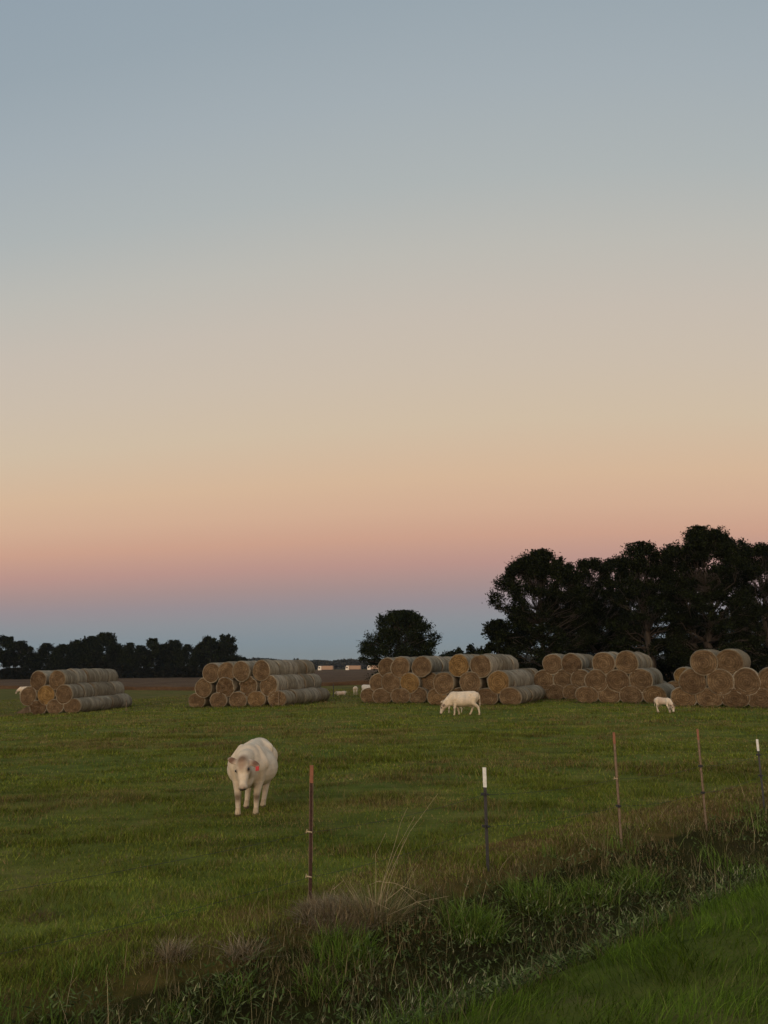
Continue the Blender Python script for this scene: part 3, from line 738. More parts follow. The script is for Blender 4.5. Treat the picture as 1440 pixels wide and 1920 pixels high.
def cow(name, label, cat, loc, heading, scale=1.0, head=None, legs=((0, 0), (0, 0), (0, 0), (0, 0)), calf=False, ear_tag=False, group=None, coat=(.64, .535, .40), vox=.022, lying=False, hips_shift=0.0, udder=True, ear_drop=0):
    """local frame: +x forward, +y left, z up. head = dict(poll, nose, side) ; legs = foot shifts (fl, fr, hl, hr)"""
    root = empty(name, loc, heading); root.scale = (scale,) * 3
    head = head or dict(poll=(1.12, .0, .62), nose=(1.22, .0, .12), up=(1, 0, .2))
    sl = .84 if calf else 1.0
    P = []
    def E(c, r, rot=None): P.append(ell(c, r, rot))
    lz = 0.0
    if calf:
        E((.1, 0, .93), (.55, .235, .27)); E((-.2, 0, .95), (.5, .24, .27)); E((-.56, 0, 1.02), (.28, .21, .26)); E((.45, 0, .97), (.27, .20, .29))
        P += limb([(.42, 0, 1.16), (0, 0, 1.15), (-.55, 0, 1.20), (-.78, 0, 1.12)], [.09, .09, .10, .09])
    else:
        E((.15, 0, .90), (.66, .36, .40)); E((-.20, 0, .86), (.66, .41, .38)); E((-.62, 0, 1.02), (.34, .30, .33)); E((.50, 0, .96), (.33, .28, .38))
        E((.68, 0, .76), (.20, .16, .24))
        P += limb([(.46, 0, 1.20), (.2, 0, 1.17), (-.25, 0, 1.17), (-.62, 0, 1.19), (-.85, 0, 1.16)], [.13, .15, .17, .16, .11]); E((-.52, 0, 1.13), (.34, .285, .20)); E((.02, 0, .83), (.62, .50, .37)); E((-.1, 0, .80), (.50, .47, .32)); E((.30, 0, 1.02), (.45, .33, .25)); E((-.52, 0, 1.06), (.36, .33, .25))
        for s in (-1, 1): P += limb([(-.42, s * .235, 1.15), (-.46, s * .08, 1.20)], [.10, .14]); P += limb([(-.44, s * .22, 1.18), (-.80, s * .13, 1.13)], [.09, .10]); P += limb([(-.86, s * .11, 1.10), (-.80, s * .12, 1.06)], [.075, .09])
        for s in (-1, 1): P += limb([(.42, s * .14, 1.22), (.46, s * .26, .96)], [.10, .15])
    # tail
    P += limb([(-.90, 0, 1.22 if not calf else 1.12), (-.99, .01, 1.05), (-1.0, .02, .75), (-.98, .03, .52)], [.045, .030, .022, .040])
    w = .165 if calf else .20; k = .85 if calf else 1.0
    for i, s in ((0, 1), (1, -1)):
        fx, fy = legs[i]
        P += limb([(.50, s * w, .92), (.44 + .15 * fx, s * (w + .01), .68), (.49 + .7 * fx, s * w + fy * .6, .40), (.48 + .95 * fx, s * w + fy * .9, .15), (.51 + fx, s * w + fy, .05)], [.17 * k, .105 * k, .064 * k, .050 * k, .062 * k])
        E((.49 + .7 * fx, s * w + fy * .6, .40), (.072 * k, .068 * k, .085))
        P += limb([(.48 + .72 * fx, s * w + fy * .6, .37), (.48 + .93 * fx, s * w + fy * .9, .16)], [.056 * k, .046 * k])
    for i, s in ((2, 1), (3, -1)):
        fx, fy = legs[i]
        P += limb([(-.60, s * (w - .02), .98), (-.52 + .1 * fx, s * (w + .02), .70), (-.76 + .5 * fx, s * w + fy * .5, .46), (-.74 + .9 * fx, s * w + fy * .9, .15), (-.70 + fx, s * w + fy, .05)], [.22 * k, .135 * k, .070 * k, .052 * k, .062 * k])
        P += limb([(-.75 + .5 * fx, s * w + fy * .5, .44), (-.73 + .88 * fx, s * w + fy * .9, .17)], [.058 * k, .048 * k])
    if udder and not calf: E((-.42, 0, .58), (.17, .14, .13))
    # neck and head
    poll = Vector(head['poll']); nose = Vector(head['nose']); d = (nose - poll).normalized()
    up = Vector(head.get('up', (1, 0, .2))); side = up.cross(d).normalized(); up = d.cross(side).normalized()   # up: away from the jaw
    hs = (nose - poll).length / .5
    n0 = Vector((.58, 0, 1.08 if not calf else 1.04)); n1 = Vector((.66, 0, .84 if not calf else .88)); thr = poll + d * .14 * hs - up * .09 * hs
    P += limb([n0, n0.lerp(poll, .5) + Vector((0, 0, .03)), poll + d * .02], [.20 * k, .155 * k, .115 * k * hs])
    P += limb([n1, n1.lerp(thr, .5), thr], [.20 * k, .145 * k, .10 * k * hs])
    HM = Matrix((d, side, up)).transposed()
    def hpnt(a, b, c): return poll + (d * a + side * b + up * c) * hs
    def HE(c, r): P.append(ell(hpnt(*c), tuple(q * hs for q in r), HM))
    HE((.05, 0, 0), (.12, .135, .11)); HE((.15, 0, -.01), (.14, .135, .12)); HE((.27, 0, -.015), (.15, .098, .098)); HE((.40, 0, -.01), (.11, .078, .078)); HE((.465, 0, -.015), (.055, .092, .076))
    HE((.18, 0, -.09), (.16, .085, .085)); HE((.40, 0, -.065), (.08, .052, .04))
    EARS = []
    for s in (-1, 1):
        HE((.15, s * .085, .055), (.055, .035, .035))
        e0 = hpnt(-.005, s * .10, -.01); e1 = hpnt(-.0 + ear_drop * s, s * .29, -.03)
        c_ = e0.lerp(e1, .55); ed = (e1 - e0).normalized(); eu = ed.cross(d).normalized(); er = Matrix((ed, d.lerp(up, .25).normalized(), eu)).transposed()
        P.append(ell(c_, (.135 * hs, .080 * hs, .030 * hs), er)); EARS.append(tuple(c_.lerp(e1, .3)))
    V = []; F = []
    for v, f in P:
        b = len(V); V += v; F += [tuple(b + i for i in q) for q in f]
    me = bpy.data.meshes.new('body'); me.from_pydata([tuple(v) for v in V], [], F); me.update()
    tmp = bpy.data.objects.new('tmp', me); COL.objects.link(tmp)
    m1 = tmp.modifiers.new('r', 'REMESH'); m1.mode = 'VOXEL'; m1.voxel_size = vox; m1.use_smooth_shade = True
    m2 = tmp.modifiers.new('s', 'SMOOTH'); m2.factor = .5; m2.iterations = 4
    dg = bpy.context.evaluated_depsgraph_get(); nm = bpy.data.meshes.new_from_object(tmp.evaluated_get(dg)); nm.name = 'body'
    bpy.data.objects.remove(tmp)
    n = len(nm.vertices); co = np.empty(n * 3, dtype=np.float32); nm.vertices.foreach_get('co', co); co = co.reshape(-1, 3)
    C = np.tile(np.array(coat), (n, 1))
    def blob(c, r, colr, amt=1.0):
        dd = np.linalg.norm((co - np.array(c)) / r, axis=1); k_ = np.clip(1.4 - dd, 0, 1)[:, None] * amt; C[:] = C * (1 - k_) + np.array(colr) * k_
    C *= (.90 + .2 * NA(co[:, 0] * 2 + 30, co[:, 2] * 3 + 30 + co[:, 1], 2))[:, None]
    if calf: blob((-.1, 0, 1.0), .42, (.56, .38, .26), .6)
    blob(hpnt(-.02, 0, .07), .125 * hs, (.19, .115, .072), .95); blob(hpnt(.12, .0, .10), .085 * hs, (.30, .20, .13), .8); blob(hpnt(.20, .16, -.16), .12 * hs, (.24, .17, .11), .75)  # poll and forehead markings, then the dewlap's shadow painted on the neck
    blob(hpnt(.30, -.10, -.06), .10 * hs, (.36, .27, .19), .6); blob(n1.lerp(thr, .7) - Vector((0, .0, .05)), .16, (.38, .30, .22), .5)  # cheek patch, then neck-crease shading painted into the throat colour
    blob(hpnt(.52, 0, -.01), .092 * hs, (.045, .030, .024), 1.0); blob(hpnt(.49, 0, .06), .03 * hs, (.5, .38, .30), .7)
    blob(hpnt(.47, 0, -.06), .06 * hs, (.20, .13, .09), .6)
    for s in (-1, 1):
        blob(EARS[(s + 1) // 2], .115 * hs, (.17, .095, .062), 1.0); blob(hpnt(.17, s * .12, .05), .055 * hs, (.13, .085, .06), .9)
    for i, s in ((0, 1), (1, -1)):
        fx, fy = legs[i]; blob((.55 + .7 * fx, s * w + fy * .6, .35), .085, (.15, .105, .068), .85)
    C *= (.86 + .28 * NC(co[:, 0] * 6 + 30, co[:, 2] * 5 + 30 + co[:, 1] * 3, 3))[:, None]
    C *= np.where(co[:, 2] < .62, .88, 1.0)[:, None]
    low = co[:, 2] < .16; C[low] *= np.array((.82, .78, .70))
    hoof = co[:, 2] < .055; C[hoof] = (.16, .12, .085)
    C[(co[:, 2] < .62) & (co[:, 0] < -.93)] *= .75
    a = nm.color_attributes.new('tint', 'FLOAT_COLOR', 'POINT'); c4 = np.ones((n, 4), dtype=np.float32); c4[:, :3] = C; a.data.foreach_set('color', c4.ravel())
    nm.materials.clear(); nm.materials.append(M_hide)
    o = bpy.data.objects.new('body', nm); COL.objects.link(o); o.parent = root
    for s in (-1, 1):
        Vv, Ff = ell(hpnt(.165, s * .118, .055), (.028 * hs, .024 * hs, .022 * hs), HM, 12, 8); mesh_py('eye', Vv, Ff, M_eye, root, True)
        Vv, Ff = ell(hpnt(.515, s * .035, .012), (.010 * hs, .016 * hs, .014 * hs), HM, 10, 6); mesh_py('nostril', Vv, Ff, M_eye, root, True)
    if ear_tag:
        q = hpnt(.065 + ear_drop, -ear_tag * .275, .0); q2 = d * .09 * hs
        Vv, Ff = boxes([(-.006, .006, -.030, .034, -.045, .035)])
        rot = Matrix((up, side, -d)).transposed()
        mesh_py('ear_tag', [rot @ Vector(v) + q + up * .02 for v in Vv], Ff, M_tag, root)
    tag(root, label, cat, group); return root
# front cow, facing the viewer, head lowered
p = spot(472, 1527)
ang = math.atan2(-p.y, -p.x)                       # heading straight at the viewer
p1 = p + Vector((-.07, .42, 0)); p1.z = float(ground(p1.x, p1.y))
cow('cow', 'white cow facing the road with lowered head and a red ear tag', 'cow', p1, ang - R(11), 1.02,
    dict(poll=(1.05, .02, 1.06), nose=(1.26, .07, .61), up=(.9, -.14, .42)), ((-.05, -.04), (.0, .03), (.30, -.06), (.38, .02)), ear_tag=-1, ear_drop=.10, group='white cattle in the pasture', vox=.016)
# side cow grazing, facing left
p = spot(868, 1342)
cow('cow', 'white cow grazing broadside in front of the fourth hay stack', 'cow', p, PI + R(4), 1.02,
    dict(poll=(1.13, -.05, .58), nose=(1.27, -.03, .11), up=(1, 0, .25)), ((.02, 0), (-.32, 0), (-.20, 0), (.26, 0)), group='white cattle in the pasture')
p2 = spot(853, 1339) + Vector((0, .6, 0))
cow('calf', 'white calf standing hidden behind the grazing cow, only its legs showing', 'calf', (p2.x, p2.y, float(ground(p2.x, p2.y))), PI, .62,
    dict(poll=(.95, .1, 1.25), nose=(1.3, .1, 1.05), up=(.4, 0, 1)), calf=True, group='white cattle in the pasture')
p = spot(1246, 1337)
cow('calf', 'small white calf grazing alone before the sixth hay stack', 'calf', p, R(-60), .68,
    dict(poll=(.98, -.08, .62), nose=(1.12, -.20, .12), up=(1, 0, .25)), ((.0, 0), (.18, 0), (-.16, 0), (.28, 0)), calf=True, group='white cattle in the pasture', coat=(.66, .55, .42))
p = spot(690, 1303.5)
cow('cow', 'white cow partly hidden behind the left end of the third stack', 'cow', p, R(-30), .82,
    dict(poll=(1.13, 0, .58), nose=(1.25, 0, .12), up=(1, 0, .25)), ((.1, 0), (-.1, 0), (.05, 0), (-.2, 0)), group='white cattle in the pasture', coat=(.62, .55, .45), vox=.035)
p = spot(667, 1303.5)
cow('calf', 'white calf seen from behind beside the half-hidden cow', 'calf', p, R(85), .75, dict(poll=(.95, 0, 1.1), nose=(1.3, 0, .85), up=(.4, 0, 1)), calf=True, group='white cattle in the pasture', vox=.035)
p = spot(639, 1304)
cow('calf', 'white calf lying down in the grass near the thin dark post', 'calf', p + Vector((0, 0, -.42)), R(190), .7, dict(poll=(.85, .3, 1.15), nose=(1.05, .45, .85), up=(.4, 0, 1)), calf=True, group='white cattle in the pasture', vox=.035, coat=(.5, .42, .33))
p = spot(44, 1302)
cow('cow', 'distant white cow grazing left of the far left stack', 'cow', p, PI + R(25), .98, dict(poll=(1.13, 0, .58), nose=(1.25, 0, .12), up=(1, 0, .25)), ((.1, 0), (-.1, 0), (.05, 0), (-.2, 0)), group='white cattle in the pasture', vox=.035)
p = spot(222, 1310)
cow('cow', 'distant white cow with only its head showing past the far left stack', 'cow', p + Vector((-.6, 0, 0)), R(5), .9, dict(poll=(1.1, 0, 1.2), nose=(1.5, 0, 1.0), up=(.4, 0, 1)), group='white cattle in the pasture', vox=.035)
p = spot(387, 1300)
cow('cow', 'distant white cow showing only its head at the left of the second stack', 'cow', p, R(185), .95, dict(poll=(1.1, 0, 1.35), nose=(1.4, 0, 1.05), up=(.6, 0, 1)), group='white cattle in the pasture', vox=.035)

# ---------------------------------------------------------------- trucks on the far road
M_cab = flat('white_truck_paint', (.75, .68, .56), .5, .3, 0, .05)
M_box = flat('tan_box_panels', (.36, .235, .15), .6, .3, 0, .10, 3)
M_tyre = flat('tyre_rubber', (.02, .02, .02), .8)
M_glass = flat('windscreen', (.03, .035, .04), .2, .5)
def truck(u, Yd, label):
    q = at(u, Yd); r = empty('box_truck', q, R(-12))
    Vv, Ff = boxes([(-4.0, 4.6, -1.25, 1.25, .95, 3.75)]); o = mesh_py('cargo_box', Vv, Ff, M_box, r)
    bm = o.modifiers.new('b', 'BEVEL'); bm.width = .06
    # cab: profile extruded
    pr = [(-6.6, .6), (-6.6, 1.9), (-6.35, 2.95), (-6.0, 3.7), (-4.1, 3.75), (-4.1, .6)]
    V = [(x_, -1.2, z_) for x_, z_ in pr] + [(x_, 1.2, z_) for x_, z_ in pr]; n = len(pr)
    mesh_py('cab', V, [tuple(range(n)), tuple(range(2 * n - 1, n - 1, -1))] + [(i, n + i, n + (i + 1) % n, (i + 1) % n) for i in range(n)], M_cab, r)
    Vv, Ff = boxes([(-6.1, -4.9, -1.215, -1.202, 1.9, 2.9)]); mesh_py('window', Vv, Ff, M_glass, r)
    Vv, Ff = boxes([(-4.0, 4.4, -.5, .5, .6, .945)]); mesh_py('chassis', Vv, Ff, M_tyre, r)
    for wx in (-5.4, 2.2, 3.3):
        for s in (-1, 1):
            Vv, Ff = tubes([([(wx, s * .85, .5), (wx, s * 1.18, .5)], [.5, .5])], 16); mesh_py('wheel', Vv, Ff, M_tyre, r, False)
    tag(r, label, 'truck', 'trucks on the distant road')
truck(613, 560, 'distant box truck with white cab and tan body, left one in the open gap')
truck(665, 560, 'distant box truck with white cab and tan body, right one in the open gap')
truck(706, 560, 'distant box truck mostly hidden behind the round oak')

# ---------------------------------------------------------------- trees
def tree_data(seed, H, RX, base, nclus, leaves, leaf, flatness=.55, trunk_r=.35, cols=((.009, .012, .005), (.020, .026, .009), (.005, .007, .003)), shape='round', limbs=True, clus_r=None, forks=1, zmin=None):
    r = np.random.default_rng(seed); C = []
    while len(C) < nclus:
        if shape == 'dome':
            t = r.random() ** .85; k = (1 - max(0, (t - .32) / .68) ** 2.2) ** .55 if t > .32 else .84 + .5 * t
            rr_ = (r.random() ** .48) * k; a_ = r.random() * 2 * PI; c1 = (clus_r or RX * .26) * .6
            C.append((math.cos(a_) * rr_ * (RX - c1), math.sin(a_) * rr_ * (RX - c1), base + (H - base) * t)); continue
        v = r.normal(size=3); v /= np.linalg.norm(v); rad = r.random() ** .42
        x, y, z = v * rad
        zz = base + (H - base) * (z * .5 + .5)
        t = (zz - base) / (H - base)
        if shape == 'pine': k = .35 + .65 * (1 - t) ** .7 if t > .2 else .4
        elif shape == 'spread': k = .75 + .35 * math.sin(PI * min(1, t * 1.0))
        else: k = 1.0
        C.append((x * RX * k, y * RX * k, zz))
    C = np.array(C)
    cr = (clus_r or RX * .26) * (.55 + .8 * r.random(nclus))
    # keep the top in shape
    C[:, 2] = np.minimum(C[:, 2], H - cr * flatness)
    wts = cr ** 2; own = r.choice(nclus, leaves, p=wts / wts.sum())
    v = r.normal(size=(leaves, 3)); v /= np.linalg.norm(v, axis=1)[:, None]; v *= (r.random(leaves) ** .45)[:, None]
    v *= (1 + .35 * np.sin(v[:, :1] * 9 + own[:, None]) * np.cos(v[:, 1:2] * 8 + own[:, None] * 2))
    v *= np.where(r.random(leaves) < .14, 1.45, 1.0)[:, None]
    P = C[own] + v * cr[own][:, None] * np.array((1, 1, flatness))
    nf = int(leaves * .22)      # loose leaves between the clusters: halfway between two neighbouring ones
    j1 = r.choice(nclus, nf); dd_ = np.linalg.norm(C[j1][:, None, :] - C[None, :, :], axis=2); dd_[np.arange(nf), j1] = 1e9
    j2 = np.argsort(dd_, axis=1)[np.arange(nf), r.integers(0, min(5, nclus - 1), nf)] if nclus > 2 else j1
    P[:nf] = C[j1] + (C[j2] - C[j1]) * r.random((nf, 1)) + r.normal(size=(nf, 3)) * cr.mean() * .30
    v[:nf] = 0; P[:, 2] -= .12 * (v[:, 0] ** 2 + v[:, 1] ** 2) * cr[own]
    ns = max(60, leaves // 26); per = 7      # twigs reaching out of the crown
    rimi = np.argsort(-(np.hypot(C[:, 0], C[:, 1]) / RX + (C[:, 2] - base) / (H - base) * .9) + .35 * r.random(nclus))[: max(6, int(nclus * .7))]
    jc = r.choice(rimi, ns); d0 = C[jc] - np.array((0, 0, base + (H - base) * .35)); d0 /= np.linalg.norm(d0, axis=1)[:, None]
    d0 = d0 + r.normal(size=(ns, 3)) * .45; d0 /= np.linalg.norm(d0, axis=1)[:, None]; ln = cr[jc] * (.75 + .75 * r.random(ns))
    tt_ = (np.arange(per) / (per - 1) * .6 + .4)
    SP = C[jc][:, None, :] + d0[:, None, :] * (ln[:, None] * tt_[None, :])[:, :, None] * np.array((1, 1, .85)); SP = SP.reshape(-1, 3) + r.normal(size=(ns * per, 3)) * leaf * .55
    SP[:, 2] = np.minimum(SP[:, 2], H + .3)
    P[leaves - ns * per:] = SP
    a = r.normal(size=(leaves, 3)); a /= np.linalg.norm(a, axis=1)[:, None]; b = np.cross(a, r.normal(size=(leaves, 3))); b /= np.linalg.norm(b, axis=1)[:, None]
    s = leaf * (.55 + .9 * r.random(leaves))[:, None]
    Q = np.stack([P - a * s, P - b * s * .45, P + a * s, P + b * s * .45], 1)
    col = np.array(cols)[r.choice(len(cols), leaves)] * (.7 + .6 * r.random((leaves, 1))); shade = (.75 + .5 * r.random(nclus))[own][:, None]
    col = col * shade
    crown = mesh_np('crown', Q.reshape(-1, 3), [np.arange(leaves * 4).reshape(-1, 4)], M_leaf, col=np.repeat(col, 4, 0), link=False)
    paths = []; tr = trunk_r
    top = Vector((r.normal() * .3, r.normal() * .3, base + (H - base) * .72))
    def wig(a_, b_, r0, r1, n=5, amp=.06):
        pts = []; L_ = (b_ - a_).length
        for i in range(n + 1):
            t = i / n; q = a_.lerp(b_, t)
            if 0 < i < n: q += Vector(r.normal(size=3)) * L_ * amp
            pts.append(q)
        paths.append((pts, list(np.linspace(r0, r1, n + 1)))); return pts
    stems = []
    for f in range(forks):
        tp = top if f == 0 else Vector((r.normal() * RX * .45, r.normal() * RX * .3, base + (H - base) * (.5 + .3 * r.random())))
        st = Vector((f * .25 - .12 * (forks - 1), 0, -.3)); stems.append(wig(st, tp, tr * (1.0 if f == 0 else .75), tr * .22, 8, .022))
    order = r.permutation(nclus)[: (nclus if limbs else 6)]
    for i in order:
        c = Vector(C[i]); sm = stems[i % forks]; zt = min(max(c.z * .72, base * .7), sm[-1].z)
        q = min(sm, key=lambda s_: abs(s_.z - zt)); rr = tr * (.42 - .25 * min(1, q.z / H))
        pts = wig(q, c, rr * .55, rr * .10 + .008, 4, .05)
        for _ in range(2):
            w_ = Vector(r.normal(size=3)).normalized(); e = c + w_ * cr[i] * .6; wig(pts[3], e, rr * .2 + .01, .01, 3, .06)
    Vv, Ff = tubes(paths, 6); trunk = mesh_py('trunk', Vv, Ff, M_bark, smooth=True, link=False)
    return trunk, crown
def plant(name, data, loc, label, cat, group, rz=0.0, sc=(1, 1, 1)):
    r = empty(name, loc, rz); r.scale = sc
    for nm, me in zip(('trunk', 'crown'), data):
        o = bpy.data.objects.new(nm, me); COL.objects.link(o); o.parent = r
    tag(r, label, cat, group); return r
def hpx(u, v, Yd):
    d = ray(u, v); q = at(u, Yd, v); return EYE + d.z / d.y * Yd - q.z
GG = 'trees of the dark grove behind the stacks'
# individually shaped trees of the right grove: (u centre, Y, top v, half width px, crown base m, clusters, leaves, label)
grove = [
    (1022, 84, 1036, 96, 2.6, 52, 30000, 1, 'dome', 'broad dark oak at the left side of the big grove, feathery twig ends', .30),
    (1122, 90, 1052, 78, 2.6, 34, 20000, 1, 'dome', 'lower dense dark oak between the first and third trees of the grove', .35),
    (1222, 80, 1022, 76, 3.4, 34, 22000, 2, 'dome', 'spreading dark oak with a forked pale trunk rising behind the sixth stack', .42),
    (1342, 78, 994, 98, 3.6, 46, 30000, 2, 'dome', 'tallest oak of the grove with open crown and layered branches', .50),
    (1452, 82, 1022, 84, 3.0, 34, 18000, 1, 'dome', 'dark oak cut by the right edge of the photo', .42),
    (1078, 94, 1058, 56, 2.0, 30, 16000, 1, 'dome', 'ragged dark oak filling the space just right of the feathery broad oak', .3),
    (1172, 96, 1050, 60, 2.0, 32, 17000, 1, 'dome', 'dark oak half hidden between the lower oak and the forked one', .3),
    (1396, 90, 1012, 74, 2.5, 34, 18000, 1, 'dome', 'dark oak just right of the tallest one in the grove', .4),
    (1288, 92, 1024, 66, 2.5, 26, 14000, 1, 'dome', 'shorter oak behind the gap between the two tallest crowns', .35)]
for i, (u, Yd, vt, hw, bs, nc, lv, fk, shp, lab, trr) in enumerate(grove):
    H = hpx(u, vt, Yd); RX = hw / FPX * Yd
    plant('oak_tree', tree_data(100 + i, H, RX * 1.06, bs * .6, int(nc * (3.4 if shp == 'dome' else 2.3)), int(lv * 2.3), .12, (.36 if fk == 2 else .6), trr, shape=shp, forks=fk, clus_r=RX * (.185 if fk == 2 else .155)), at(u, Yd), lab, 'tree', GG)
# understorey of the grove
for i, (u, Yd, vt, hw, lab) in enumerate((
        (940, 88, 1165, 42, 'low leafy tree at the left foot of the grove'), (985, 95, 1150, 48, 'bushy young tree behind the fourth stack'),
        (1060, 98, 1150, 50, 'bushy young tree behind the fifth stack'), (1130, 98, 1140, 55, 'dense dark bush tree behind the left of the sixth stack'),
        (1200, 99, 1165, 50, 'dense dark bush tree behind the right of the sixth stack'), (1275, 98, 1190, 44, 'low dark bush tree in the gap left of the seventh stack'),
        (1340, 96, 1165, 55, 'dense dark bush tree behind the seventh stack'), (1425, 95, 1140, 60, 'dark bushy tree at the right edge below the oaks'))):
    H = hpx(u, vt, Yd); RX = hw / FPX * Yd
    plant('young_tree', tree_data(140 + i, H, RX, .2, 60, 16000, .16, .7, .14, limbs=False, shape='dome', clus_r=RX * .24), at(u, Yd), lab, 'tree', 'bushy young trees under the grove')
# round oak standing alone
H = hpx(752, 1149, 108); RX = 80 / FPX * 108
plant('oak_tree', tree_data(160, H, RX * 1.03, .3, 150, 60000, .13, .65, .38, shape='dome', clus_r=RX * .17, cols=((.012, .017, .007), (.024, .032, .012), (.007, .010, .004))), at(752, 108), 'lone round-crowned oak standing left of the third stack top, apart from the grove', 'tree', 'lone oaks')
for i, (u, Yd, vt, hw) in enumerate(((846, 190, 1216, 20), (872, 190, 1212, 16), (893, 180, 1208, 16), (822, 200, 1220, 14))):
    H = hpx(u, vt, Yd); RX = hw / FPX * Yd
    plant('small_tree', tree_data(170 + i, H, RX, .5, 14, 4500, .34, .7, .2, limbs=False, clus_r=RX * .36), at(u, Yd),
          ['small far tree first right of the lone oak', 'small far tree between the lone oak and the grove', 'small far tree touching the left edge of the grove', 'tiny far tree at the right foot of the lone oak'][i], 'tree', 'small far trees in the gap')
# left tree line
VAR = [tree_data(200, 12, 5.2, .2, 80, 15000, .30, .7, .3, limbs=False, clus_r=1.25, shape='dome'), tree_data(201, 12, 5.6, .2, 84, 16000, .30, .7, .3, limbs=False, clus_r=1.3, shape='dome'),
       tree_data(202, 12, 4.6, .3, 70, 14000, .30, .75, .3, limbs=False, clus_r=1.2, shape='dome'), tree_data(203, 12, 4.6, 3.5, 34, 8500, .34, .7, .26, shape='spread', clus_r=1.25), tree_data(204, 12, 3.4, 3.0, 34, 8000, .34, .7, .24, shape='round', clus_r=1.15)]
LT = [(-18, 1192, 24, 3, 'open-crowned pine'), (10, 1196, 22, 3, 'open-crowned pine'), (34, 1204, 20, 3, 'open-crowned pine'), (58, 1226, 20, 0, 'low dark bushy tree'), (84, 1208, 30, 1, 'round dark oak'),
      (112, 1210, 26, 0, 'dark oak'), (140, 1202, 22, 2, 'narrow dark oak'), (168, 1195, 30, 1, 'broad tall oak'), (192, 1189, 30, 0, 'tallest domed oak'), (216, 1208, 24, 2, 'dark oak'),
      (240, 1207, 22, 1, 'dark oak'), (262, 1212, 22, 0, 'pale-trunked oak'), (284, 1199, 22, 3, 'pine with tufted top'), (306, 1210, 22, 2, 'dark oak'), (326, 1202, 22, 0, 'dark oak with ragged top'),
      (350, 1210, 22, 1, 'dark oak'), (376, 1206, 22, 0, 'dense cedar-like tree'), (392, 1189, 17, 4, 'tall pine with a rounded crown'), (417, 1186, 18, 4, 'tallest pine with a rounded crown'), (424, 1208, 20, 1, 'dense dark tree'), (440, 1228, 16, 2, 'low sloping tree'), (455, 1233, 12, 0, 'small bush-like tree')]
import itertools
for i, (u, vt, hw, vi, lab) in enumerate(LT):
    Yd = 262 + (i * 37 % 23); H = hpx(u, vt, Yd); RX = hw / FPX * Yd
    base = [5.2, 5.6, 4.6, 4.2, 3.2][vi]
    plant('treeline_tree', VAR[vi], at(u, Yd), f'{lab}, {["first","second","third","fourth","fifth","sixth","seventh","eighth","ninth","tenth","eleventh","twelfth","thirteenth","fourteenth","fifteenth","sixteenth","seventeenth","eighteenth","nineteenth","twentieth","twenty-first","twenty-second"][i]} from left in the far tree line', 'tree', 'trees of the far left tree line', rz=i * 1.7, sc=(RX / base, RX / base, H / 12))
# underbrush along the tree line
bN = 44000; r_ = np.random.default_rng(9)
ux = r_.uniform(-60, 470, bN); Yb = 255 + r_.random(bN) * 10; xx = np.array([ray(u_, 1265).x / ray(u_, 1265).y for u_ in np.linspace(-60, 470, 60)])
bx = np.interp(ux, np.linspace(-60, 470, 60), xx) * Yb; hb = (1.5 + 5.5 * NB(bx * .12, bx * 0 + 3, 3)) * np.where(ux > 430, .35, 1)
P = np.stack([bx, Yb, ground(bx, Yb, False) + r_.random(bN) ** .8 * hb], 1)
a = r_.normal(size=(bN, 3)); a /= np.linalg.norm(a, axis=1)[:, None]; b_ = np.cross(a, r_.normal(size=(bN, 3))); b_ /= np.linalg.norm(b_, axis=1)[:, None]
s = .55 * (.6 + .8 * r_.random(bN))[:, None]; Q = np.stack([P - a * s, P - b_ * s * .6, P + a * s, P + b_ * s * .6], 1)
cc = np.array([(.007, .009, .005), (.012, .012, .007), (.005, .006, .004)])[r_.choice(3, bN)] * (.7 + .6 * r_.random((bN, 1)))
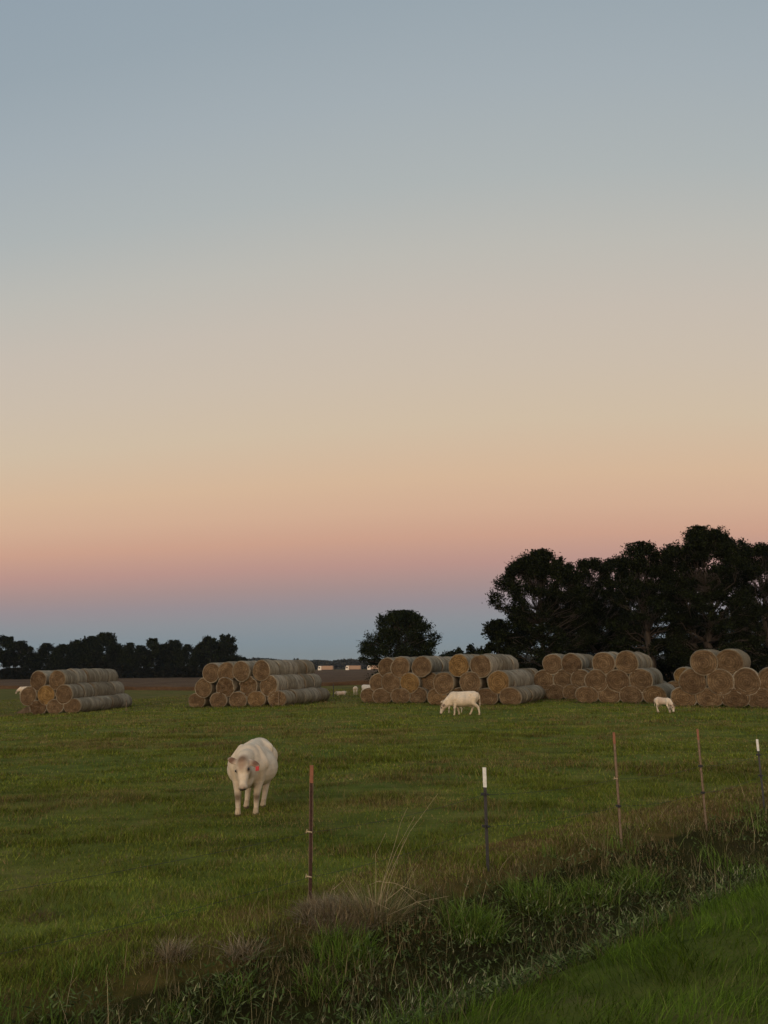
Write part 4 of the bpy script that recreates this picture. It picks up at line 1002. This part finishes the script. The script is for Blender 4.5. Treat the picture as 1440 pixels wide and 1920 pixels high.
tag(mesh_np('underbrush', Q.reshape(-1, 3), [np.arange(bN * 4).reshape(-1, 4)], M_leaf, col=np.repeat(cc, 4, 0)), 'dark tangled underbrush along the foot of the far left tree line', 'undergrowth', kind='stuff')
# wood on the horizon
bN = 60000; ux = r_.uniform(430, 1500, bN); Yb = 900 + r_.random(bN) * 160
us = np.linspace(430, 1500, 60); xx = np.array([ray(u_, 1250).x / ray(u_, 1250).y for u_ in us]); bx = np.interp(ux, us, xx) * Yb
hb = 8.5 + 7.5 * NB(bx * .018 + 4, bx * 0 + 7, 4) + np.where(ux < 560, 2.0, 0); hb *= (.82 + .3 * NC(bx * .12, bx * 0 + 1, 2))
P = np.stack([bx, Yb, ground(bx, Yb, False) + r_.random(bN) ** .8 * hb], 1)
a = r_.normal(size=(bN, 3)); a /= np.linalg.norm(a, axis=1)[:, None]; b_ = np.cross(a, r_.normal(size=(bN, 3))); b_ /= np.linalg.norm(b_, axis=1)[:, None]
s = 1.5 * (.6 + .8 * r_.random(bN))[:, None]; Q = np.stack([P - a * s, P - b_ * s * .7, P + a * s, P + b_ * s * .7], 1)
cc = np.array([(.034, .037, .030), (.044, .044, .036), (.028, .031, .026)])[r_.choice(3, bN)]  # leaf colours greyed to carry the distance haze
tag(mesh_np('distant_woods', Q.reshape(-1, 3), [np.arange(bN * 4).reshape(-1, 4)], M_leaf, col=np.repeat(cc, 4, 0)), 'low grey-green distant woods along the horizon behind the trucks', 'woods', kind='stuff')

# ---------------------------------------------------------------- evening haze: one closed box of thin even air round everything
M_haze = bpy.data.materials.new('evening_haze'); M_haze.use_nodes = True
t = M_haze.node_tree; t.nodes.clear(); pv = t.nodes.new('ShaderNodeVolumePrincipled'); ot = t.nodes.new('ShaderNodeOutputMaterial')
pv.inputs['Color'].default_value = (.70, .82, .95, 1); pv.inputs['Density'].default_value = .00007; pv.inputs['Anisotropy'].default_value = 0
t.links.new(pv.outputs[0], ot.inputs['Volume'])
Vv, Ff = boxes([(-5600, 5600, -500, 9000, -4, 24)])
tag(mesh_py('haze', Vv, Ff, M_haze), 'thin evening haze lying over the fields and the distant woods', 'haze', kind='stuff')
